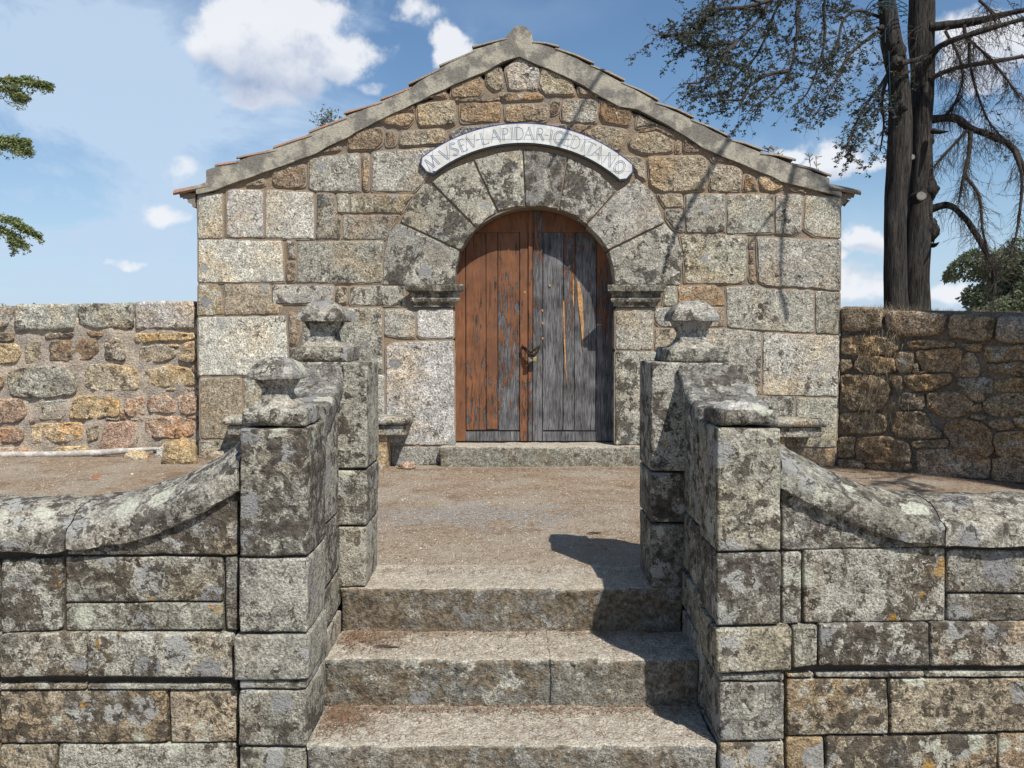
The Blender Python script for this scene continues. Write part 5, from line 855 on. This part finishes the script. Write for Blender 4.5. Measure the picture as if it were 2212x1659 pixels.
# ------------------------------------------------------------------ loose things
def boulder(name, c, r, sc_, kc, label, seed, mat=MAT_LW, group=None):
    vs, fs = [], []; n1, n2 = 18, 12
    for j in range(n2+1):
        th = math.pi*j/n2
        for i in range(n1):
            a = 2*math.pi*i/n1; d = Vector((math.sin(th)*math.cos(a), math.sin(th)*math.sin(a), math.cos(th)))
            k = 1+.35*noise.fractal(d*1.3+Vector((seed, 0, 0)), .8, 2, 3); m = max(abs(d.x), abs(d.y), abs(d.z)); k *= .75+.25/m*.8
            q = Vector((d.x*sc_[0], d.y*sc_[1], d.z*sc_[2]))*r*k+Vector(c); vs.append(q)
    for j in range(n2):
        for i in range(n1): fs.append((j*n1+i, (j+1)*n1+i, (j+1)*n1+(i+1) % n1, j*n1+(i+1) % n1))
    o = mesh(name, vs, fs, mat, None, 45, colr(kc)); tag(o, label, 'boulder', group); return o
boulder('boulder', (-2.93, 7.28, .145), .155, (1.0, .9, .92), 'y1', 'largest tan boulder lying behind the left wall sweep', 3.1)
boulder('boulder', (-3.40, 7.42, .085), .095, (1.25, .9, .75), 'y0', 'small tan boulder resting on the end of the pole', 7.7)
boulder('boulder', (-3.16, 7.60, .10), .13, (1.3, .9, .75), 'w1', 'pale whitish boulder half hidden between two tan ones', 1.2)
boulder('boulder', (-2.68, 7.50, .09), .13, (1.5, .7, .6), 'G2', 'low grey boulder at the left foot of the chapel', 9.2)
boulder('stone_lump', (-.95, 7.42, .02), .06, (1.4, .9, .6), 'r2', 'small reddish stone under the left bench end', 5.5)
boulder('stone_lump', (-4.35, 7.55, .10), .05, (1, .8, .8), 'b2', 'small brown stone by the wall above the pole', 6.5)
# pole
pc = [(-6.2, 7.45, .115), (-5.2, 7.42, .118), (-4.6, 7.42, .12), (-4.0, 7.44, .125), (-3.6, 7.50, .14), (-3.25, 7.56, .16)]
o = mesh('wooden_pole', *tube(smooth_curve(pc, 6), [.030]*22+[.028]*4+[.024, .022, .02, .018, .014][:5], 10, .12), MAT_POLE, None, 60); tag(o, 'bleached wooden pole lying along the foot of the left wall', 'pole')
for (x, y, s_, lab) in [(-3.35, 6.62, .035, 'orange clay tile fragment on the ground left of the steps')]:
    o = mesh('tile_fragment', *stone_geo(Plane((0, 0, gz(x, y)+.012), (1, 0, 0), (0, 0, 1)), [(x-s_, 0), (x+s_, 0), (x+s_*.7, .012), (x-s_*.8, .01)], 0, .02, 0, .004, .003, .001, .02), MAT_LOOSE, None, 40)
    o.location = (x, y, gz(x, y)+.014); tag(o, lab, 'tile fragment')

def litter():
    rnd = random.Random(5); peb, nee = [], []
    def surf(x, y):
        if abs(x) < .79:
            if y < 3.5: return -.408
            if y < 3.85: return -.204
            if y < 4.2: return .004
        if y < 4.2: return None
        return gz(x, y)+.002
    for i in range(15000):
        y = 4.15+(rnd.random()**1.4)*3.3; x = rnd.uniform(-.75*y, .68*y)
        if abs(x) > .8 and y < 5: continue
        z = surf(x, y)
        if z is None: continue
        s_ = rnd.uniform(.0018, .0048)*(.7+.06*y)*(1+ (rnd.random() < .01)*1.5); a = rnd.random()*6
        v = [Vector((math.cos(a+k*2.1)*s_*rnd.uniform(.7, 1.3)+x, math.sin(a+k*2.1)*s_+y, z-.001)) for k in range(3)]+[Vector((x, y, z+s_*.8))]
        peb.append((v, [(0, 1, 3), (1, 2, 3), (2, 0, 3)]))
    def ndl(x, y, z, L, pile=0.):
        a = rnd.random()*6.28; w = .0011; d = Vector((math.cos(a), math.sin(a), 0)); n_ = Vector((-d.y, d.x, 0))*w; c_ = Vector((x, y, z+.003+rnd.random()*pile)); t = Vector((0, 0, rnd.uniform(-.004, .004)))
        nee.append(([c_-d*L-n_-t, c_-d*L+n_-t, c_+d*L+n_+t, c_+d*L-n_+t], [(0, 1, 2, 3)]))
    for i in range(11000):
        y = 4.1+(rnd.random()**1.3)*3.3; x = rnd.uniform(-.75*y, .68*y)
        if abs(x) > .8 and y < 5: continue
        z = surf(x, y)
        if z is None: continue
        ndl(x, y, z, rnd.uniform(.008, .028))
    # drifts of needles in the inner corners of the treads
    for (cx, cy, z, sx, sy, cnt) in [(-.70, 3.74, -.204, .12, .07, 900), (-.72, 3.38, -.408, .09, .08, 900), (-.4, 3.80, -.204, .5, .03, 500), (.2, 3.45, -.408, .6, .025, 600), (-.35, 3.46, -.408, .4, .02, 400), (.5, 3.81, -.204, .3, .02, 200)]:
        for i in range(cnt):
            x, y = rnd.gauss(cx, sx), rnd.gauss(cy, sy)
            if abs(x) > .79 or (z < -.3 and not 3.17 < y < 3.49) or (z > -.3 and not 3.52 < y < 3.84): continue
            ndl(x, y, z+.002, rnd.uniform(.006, .02), .012)
    for i in range(5000):
        q = rnd.random()
        if q < .45: x, y = rnd.uniform(-2.8, 2.8), 7.42-abs(rnd.gauss(0, .12))
        elif q < .75:
            x = rnd.uniform(-5, -2.8); y = 7.65-abs(rnd.gauss(0, .16))
        else: u = rnd.uniform(.1, 1.7); x, y = RWO[0]+RWU[0]*u-abs(rnd.gauss(0, .1)), RWO[1]+RWU[1]*u-abs(rnd.gauss(0, .1))-.05
        ndl(x, y, gz(x, y)+.003, rnd.uniform(.012, .03), .01)
    for i in range(900):
        x = rnd.uniform(-.78, .78); y, z = rnd.choice(((rnd.uniform(3.2, 3.49), -.406), (rnd.uniform(3.55, 3.84), -.202))); ndl(x, y, z, rnd.uniform(.006, .02))
    o = mesh('grit', *merge(peb), MAT_PEB, None, None); tag(o, 'scattered pale grit on the terrace ground', 'gravel', kind='stuff')
    o = mesh('pine_needles', *merge(nee), MAT_NEED, None, None); tag(o, 'dry brown pine needles on the ground and treads', 'pine needles', kind='stuff')
litter()
for i, (x, y, L, a, lab) in enumerate([(.50, 4.98, .05, 20, 'short dark stick lying on the terrace path'), (-.56, 3.63, .06, -8, 'thin twig lying on the middle step')]):
    z = gz(x, y)+.008 if y > 4.2 else -.196
    d = Vector((math.cos(R(a)), math.sin(R(a))*.6, 0))*L; c_ = Vector((x, y, z))
    o = mesh('stick', *tube([c_-d, c_-d*.3+Vector((0, 0, .004)), c_+d*.4, c_+d], [.003, .006, .005, .002], 6), MAT_TWIG, None, 60); tag(o, lab, 'stick')

# ------------------------------------------------------------------ trees
def tuft(out, p, s_, rnd, nq=4, flat=.5, wd=.22):
    for k in range(nq):
        d = Vector((rnd.uniform(-1, 1), rnd.uniform(-1, 1), rnd.uniform(-1, 1)*flat-.1)).normalized(); n_ = d.cross(Vector((rnd.uniform(-1, 1), rnd.uniform(-1, 1), rnd.uniform(-1, 1)))).normalized()*s_*wd
        out.append(([p-n_*.4, p+d*s_*.55+n_, p+d*s_, p+d*s_*.5-n_], [(0, 1, 2, 3)]))
def spray(tw, lf, p, d, L, r, rnd, leaf=1., droop=.25, lv=0, sz=.03, curl=.35, wd=.22, nq=4):
    n_ = max(3, int(L/.05)); q = p.copy(); pts = [q.copy()]; d = d.normalized()
    for i in range(n_):
        d = (d+Vector((rnd.uniform(-1, 1), rnd.uniform(-1, 1), rnd.uniform(-1, 1)))*curl*.5+Vector((0, 0, -droop*.2))).normalized(); q = q+d*(L/n_); pts.append(q.copy())
        if lv < 2 and rnd.random() < .75: spray(tw, lf, q, (d+Vector((rnd.uniform(-1, 1), rnd.uniform(-1, 1), rnd.uniform(-1, 1)))*.9), L*rnd.uniform(.25, .5), r*.6, rnd, leaf, droop, lv+1, sz, curl, wd, nq)
        if rnd.random() < leaf*(.45+.5*i/n_): tuft(lf, q, sz*rnd.uniform(.7, 1.3), rnd, nq, .5, wd)
    tw.append(tube(pts, [r*(1-.7*i/n_) for i in range(n_+1)], 3))
BT = empty('cypress_tree', (5.2, 9.6, 0), 'tall old cypress with two dark trunks behind the right wall', 'tree')
def trunk(name, pts, rads, par, wob=.22, sides=26):
    c_ = smooth_curve(pts, 10); k = len(c_); rr = []
    for i in range(k):
        t = i/(k-1)*(len(rads)-1); a = int(min(t, len(rads)-2)); rr.append(rads[a]+(rads[a+1]-rads[a])*(t-a))
    return mesh(name, *tube(c_, rr, sides, wob), MAT_BARK, par, 70)
px2m = 9.6/1790/2.7059*1.03
trunk('trunk', STEML, [v*px2m*.92 for v in (40, 44, 48, 60, 56, 64, 66, 68, 68, 74)], BT)
trunk('trunk', STEMR, [v*px2m*.94 for v in (48, 60, 70, 66, 62, 68, 76, 82, 82, 90)], BT)
rnd = random.Random(11)
tw, lf = [], []
for c_ in LIVE:
    cv = smooth_curve(c_, 7); k = len(cv)
    mesh('branch', *tube(cv, [.018*(1-.8*i/k)+.004 for i in range(k)], 6), MAT_TWIG, BT, 60)
    for i in range(3, k):
        for rep in range(2):
            if rnd.random() < .66:
                t = i/k; d = (cv[i]-cv[i-1]).normalized(); sd_ = Vector((rnd.uniform(-1, 1), rnd.uniform(-1, 1), rnd.uniform(-1, .7)))
                spray(tw, lf, cv[i], d*.6+sd_, rnd.uniform(.16, .42)*(1.15-.45*t), .004, rnd, .62 if rnd.random() < .72 else .04, sz=.034)
# dense shaded foliage close to the trunk
for i in range(45):
    z = rnd.uniform(3.6, 5.9); side = rnd.choice((-1, 1, 1)); p = Vector((5.25+side*rnd.uniform(.28, .8), 9.75+rnd.uniform(-.4, .9), z))
    spray(tw, lf, p, Vector((side*.6, rnd.uniform(-1, 1), rnd.uniform(-.9, .3))), rnd.uniform(.3, .6), .004, rnd, .5 if rnd.random() < .6 else .03, sz=.034)
for r, c_ in BARE:
    cv = smooth_curve(c_, 7); k = len(cv)
    mesh('branch', *tube(cv, [r*(1-.55*i/k) for i in range(k)], 8, .3), MAT_BARK if r > .04 else MAT_TWIG, BT, 60)
    for i in range(2, k):
        for rep in range(4 if r < .04 else 2):
            d = (cv[i]-cv[i-1]).normalized(); spray(tw, lf, cv[i], d*.5+Vector((rnd.uniform(-1, 1), rnd.uniform(-1, 1), rnd.uniform(-1, .2))), rnd.uniform(.12, .36), .0035, rnd, .0, droop=.9, curl=.9)
mesh('twigs', *merge(tw), MAT_TWIG, BT, None, kind='stuff')
mesh('foliage', *merge(lf), MAT_LEAFD, BT, None, kind='stuff')
def pt_at(x, y, Y):   # a point on the trunk by its traced outline
    cx = (x-1106)/1790; cy = (829.5-y)/1790; p = math.atan(103.5/1790); d = Vector((cx, math.cos(p)+cy*math.sin(p), -math.sin(p)+cy*math.cos(p))); return Vector((0, 0, 1.19))+d*(Y/d.y)
def cutlimb(c_, rx, rz, par):
    mesh('cut_limb', *tube([c_+Vector((.0, .14, -.01)), c_], [rx*1.2, rx], 14, .1), MAT_BARK, par, 60)
    mesh('sawn_face', [c_+Vector((math.cos(R(a))*rx*.9, -.004, math.sin(R(a))*rz*.9)) for a in range(0, 360, 20)], [tuple(range(18))], MAT_SAW, par, None)
cutlimb(pt_at(1990.5, 423, 9.46), .062, .050, BT); cutlimb(pt_at(1971, 339, 9.52), .030, .032, BT)
for (x, y, Y, r) in [(1938, 137, 9.40, .075), (1950, 232, 9.42, .05), (2006, 408, 9.75, .10), (2008, 497, 9.75, .10), (2006, 300, 9.75, .06), (1944, 112, 9.45, .07)]:
    c_ = pt_at(x, y, Y); vs, fs = [], []
    for j in range(9):
        for i in range(12):
            th = math.pi*j/8; a = 2*math.pi*i/12; d = Vector((math.sin(th)*math.cos(a), math.sin(th)*math.sin(a), math.cos(th)*1.3)); vs.append(c_+d*r*(1+.5*noise.noise(d*2+c_)))
    for j in range(8):
        for i in range(12): fs.append((j*12+i, (j+1)*12+i, (j+1)*12+(i+1) % 12, j*12+(i+1) % 12))
    mesh('burl', vs, fs, MAT_BARK, BT, 70)
for a, b in ((pt_at(1945, 138, 9.30), pt_at(2003, 118, 9.5)), (pt_at(2015, 283, 9.6), pt_at(2048, 284, 9.4)), (pt_at(2015, 530, 9.7), pt_at(2028, 524, 9.5)), (pt_at(1905, 60, 9.4), pt_at(1893, 58, 9.3))):
    mesh('stub', *tube([a, (a+b)/2+Vector((0, 0, -.01)), b], [.035, .022, .008], 7, .2), MAT_BARK, BT, 60)
# rope
rp = []
for z_, n_ in ((14, 1), (24, 1), (33, 1)):
    c_ = pt_at(1915, z_, 9.58); rp.append(tube([c_+Vector((math.cos(R(a))*.215, math.sin(R(a))*.215, .04*math.sin(R(a*2)))) for a in range(0, 361, 20)], .0055, 5))
rp.append(tube(smooth_curve([pt_at(1922, 16, 9.33), pt_at(1930, 35, 9.3), pt_at(1914, 60, 9.3), pt_at(1912, 92, 9.31)], 5), .0035, 5))
rp.append(tube(smooth_curve([pt_at(1920, 110, 9.33), pt_at(1922, 170, 9.28), pt_at(1924, 220, 9.28), pt_at(1935, 250, 9.3)], 5), .0025, 5))
o = mesh('rope', *merge(rp), MAT_ROPE, None, 60); tag(o, 'blue rope tied round the left cypress trunk near the top', 'rope')

# green cypress whose frond tips reach in from the left
GT = empty('cypress_tree', (-9.2, 9.2, 0), 'green cypress whose frond tips show at the left edge', 'tree')
trunk('trunk', [(-9.2, 9.2, -.1), (-9.22, 9.22, 1.5), (-9.18, 9.2, 3.5), (-9.2, 9.25, 6), (-9.2, 9.2, 9)], [.22, .18, .14, .10, .04], GT, .2, 14)
tw, lf = [], []; rnd = random.Random(3)
for c_ in FROND:
    c_ = [(-9.15, 9.2, c_[0][2]-.15)]+list(c_); cv = smooth_curve(c_, 9); k = len(cv)
    mesh('branch', *tube(cv, [.022*(1-.85*i/k)+.002 for i in range(k)], 5), MAT_TWIG, GT, 60)
    for i in range(6, k):
        t = i/k; dd = (cv[i]-cv[i-1]).normalized()
        for rep in range(int(3+9*max(0, noise.noise(Vector((i*.8, c_[1][2]*5, 2)))+.35))):
            q = cv[i]-(cv[i]-cv[i-1])*rnd.random()
            spray(tw, lf, q, dd*1.6+Vector((rnd.uniform(-.5, .5), rnd.uniform(-1, 1), rnd.uniform(-.75, .55))), (rnd.uniform(.03, .10) if rnd.random() < .7 else rnd.uniform(.12, .24))*(2.0-1.75*t)+.02, .0022, rnd, 1.3, .25, 1, .036, .22, .20, 3)
mesh('twigs', *merge(tw), MAT_LEAFG, GT, None, kind='stuff'); mesh('foliage', *merge(lf), MAT_LEAFG, GT, None, kind='stuff')

# cypress standing just past the right edge; its limbs shade the facade and the right wall
ET = empty('cypress_tree', (5.15, 4.75, 0), 'cypress past the right edge whose bare limbs shade the facade', 'tree')
trunk('trunk', [(5.15, 4.75, -.1), (5.12, 4.75, 1.5), (5.15, 4.8, 3.5), (5.1, 4.8, 6), (5.1, 4.8, 8)], [.19, .15, .13, .10, .05], ET, .2, 14)
for r, c_ in SHLIMB:
    c2 = list(c_)
    if r > .015: c2 = [(5.12, 4.8, 6.3)]+[tuple((Vector((5.12, 4.8, 6.3))*.45+Vector(c_[0])*.55)+Vector((0, 0, .35)))]+c2
    cv = smooth_curve(c2, 7); k = len(cv); mesh('branch', *tube(cv, [r*(1.25-.6*i/k) for i in range(k)], 6, .25), MAT_TWIG, ET, 60)
tw, lf = [], []
for i in range(26):
    z = rnd.uniform(2.2, 3.9); a = rnd.uniform(0, 6.28); p = Vector((5.12+.25*math.cos(a), 4.78+.25*math.sin(a), z))
    spray(tw, lf, p, Vector((math.cos(a), math.sin(a), rnd.uniform(-.3, .2))), rnd.uniform(.5, .9), .008, rnd, .5, sz=.05)
mesh('twigs', *merge(tw), MAT_TWIG, ET, None, kind='stuff'); mesh('foliage', *merge(lf), MAT_LEAFD, ET, None, kind='stuff')

def round_tree(c_, rad, hz_, label, cat, name, seed, cnt, leaf, tr=.35, group=None):
    T_ = empty(name, (c_[0], c_[1], c_[2]), label, cat, group); rnd = random.Random(seed)
    cx, cy, cz = c_; h = hz_
    mesh('trunk', *tube([(cx, cy, cz-2), (cx, cy, cz+h*.35), (cx+.1*rad, cy, cz+h*.6)], [tr, tr*.7, tr*.4], 8, .1), MAT_BARK, T_, 60)
    lf = []; cl_ = [(Vector([max(-.62, min(.62, rnd.gauss(0, g_))) for g_ in (.42, .42, .38)]), rnd.uniform(.24, .42)) for i in range(26)]
    for i in range(cnt):
        o_, s_ = rnd.choice(cl_); d = Vector((rnd.gauss(0, 1), rnd.gauss(0, 1), rnd.gauss(0, 1))).normalized()*rnd.uniform(.75, 1.0); q = o_+d*s_
        if q.length > .98: q *= .98/q.length
        p = Vector((cx+q.x*rad, cy+q.y*rad, cz+h*.62+q.z*h*.42)); tuft(lf, p, leaf*rnd.uniform(.7, 1.3), rnd, 3, 1.)
    mesh('crown', *merge(lf), MAT_LEAFO, T_, None, kind='stuff')
round_tree((23.4, 37, .2), 3.9, 5.3, 'round olive green tree in the distance behind the right wall', 'tree', 'oak_tree', 21, 15000, .19)
round_tree((28.8, 40, .2), 3.8, 6.0, 'dark distant tree at the right edge behind the bare branches', 'tree', 'oak_tree', 23, 11000, .19)
round_tree((-49.5, 85, .3), 1.0, 4.4, 'small rounded far bush peeking over the left wall', 'bush', 'bush', 25, 1200, .2, .1)
round_tree((-52.6, 86, .3), 1.0, 4.3, 'sparse far bush at the left edge over the left wall', 'bush', 'bush', 27, 400, .2, .1)

# plants on the roof and on the wall tops
def roof_plant(pts, label, name, leafn, seed, mat, s_):
    rnd = random.Random(seed); T_ = empty(name, pts[0], label, 'plant'); tw, lf = [], []
    for p0 in pts:
        p0 = Vector(p0)
        for i in range(leafn):
            d = Vector((rnd.uniform(-.9, .9), rnd.uniform(-.3, .3), 1)); spray(tw, lf, p0, d, rnd.uniform(.10, .20)*s_, .0022, rnd, .75, -.1, 1, .022, .3)
    mesh('stems', *merge(tw), MAT_TWIG, T_, None, kind='stuff'); mesh('leaves', *merge(lf), mat, T_, None, kind='stuff')
roof_plant([(-1.76, 7.66, 3.06), (-1.72, 7.66, 3.08), (-1.66, 7.67, 3.10)], 'small leafy shrub sprouting from the left roof edge', 'roof_shrub', 6, 4, MAT_LEAFO, .8)
def weeds(xs, label, seed):
    rnd = random.Random(seed); T_ = empty('dry_weed', (xs[0][0], 7.66, xs[0][1]), label, 'weed'); parts = []
    for x, z, h in xs:
        p = [Vector((x, 7.66, z)), Vector((x+.01, 7.66, z+h*.5)), Vector((x-.005, 7.65, z+h))]; parts.append(tube(p, .0035, 3))
        for i in range(9):
            q = p[0]+(p[2]-p[0])*rnd.uniform(.3, 1); parts.append(tube([q, q+Vector((rnd.uniform(-.05, .05), rnd.uniform(-.03, .03), rnd.uniform(.0, .04)))], [.003, .006], 3))
    mesh('stalks', *merge(parts), MAT_DRY, T_, None, kind='stuff')
weeds([(2.77, 2.62, .20), (2.71, 2.66, .17), (2.81, 2.60, .10)], 'dry weed stalks standing on the right roof edge', 2)
weeds([(2.33, 2.83, .07), (2.38, 2.81, .09), (2.43, 2.79, .05)], 'low dry weed higher up the right roof edge', 3)
def grass_top():
    rnd = random.Random(8); parts = []
    for i in range(1500):
        u = rnd.uniform(.12, 1.9); z = 1.435-.045*u; p = RPL.P(u, z, rnd.uniform(-.3, .02)); L = rnd.uniform(.02, .09)*(.6+.8*math.exp(-((u-.45)/.2)**2)); d = Vector((rnd.uniform(-.6, .6), rnd.uniform(-.6, .3), rnd.uniform(.2, 1))).normalized()
        w_ = Vector((.0018, .0012, 0)); parts.append(([p-w_, p+w_, p+d*L], [(0, 1, 2)]))
    # hanging dead roots down the wall face
    for i in range(260):
        u = rnd.gauss(.42, .10); 
        if u < .05: continue
        z = rnd.uniform(.35, 1.3); p = RPL.P(u+rnd.uniform(-.05, .05), z, .045); L = rnd.uniform(.04, .14); d = Vector((rnd.uniform(-.5, .5), rnd.uniform(-.3, .1), -1)).normalized(); w_ = Vector((.002, -.0016, 0))
        parts.append(([p-w_, p+w_, p+d*L+RPL.N*rnd.uniform(-.02, .02)], [(0, 1, 2)]))
    o = mesh('dry_grass', *merge(parts), MAT_DRY, None, None); tag(o, 'dry grass and dead roots growing over the right wall', 'dry grass', kind='stuff')
grass_top()
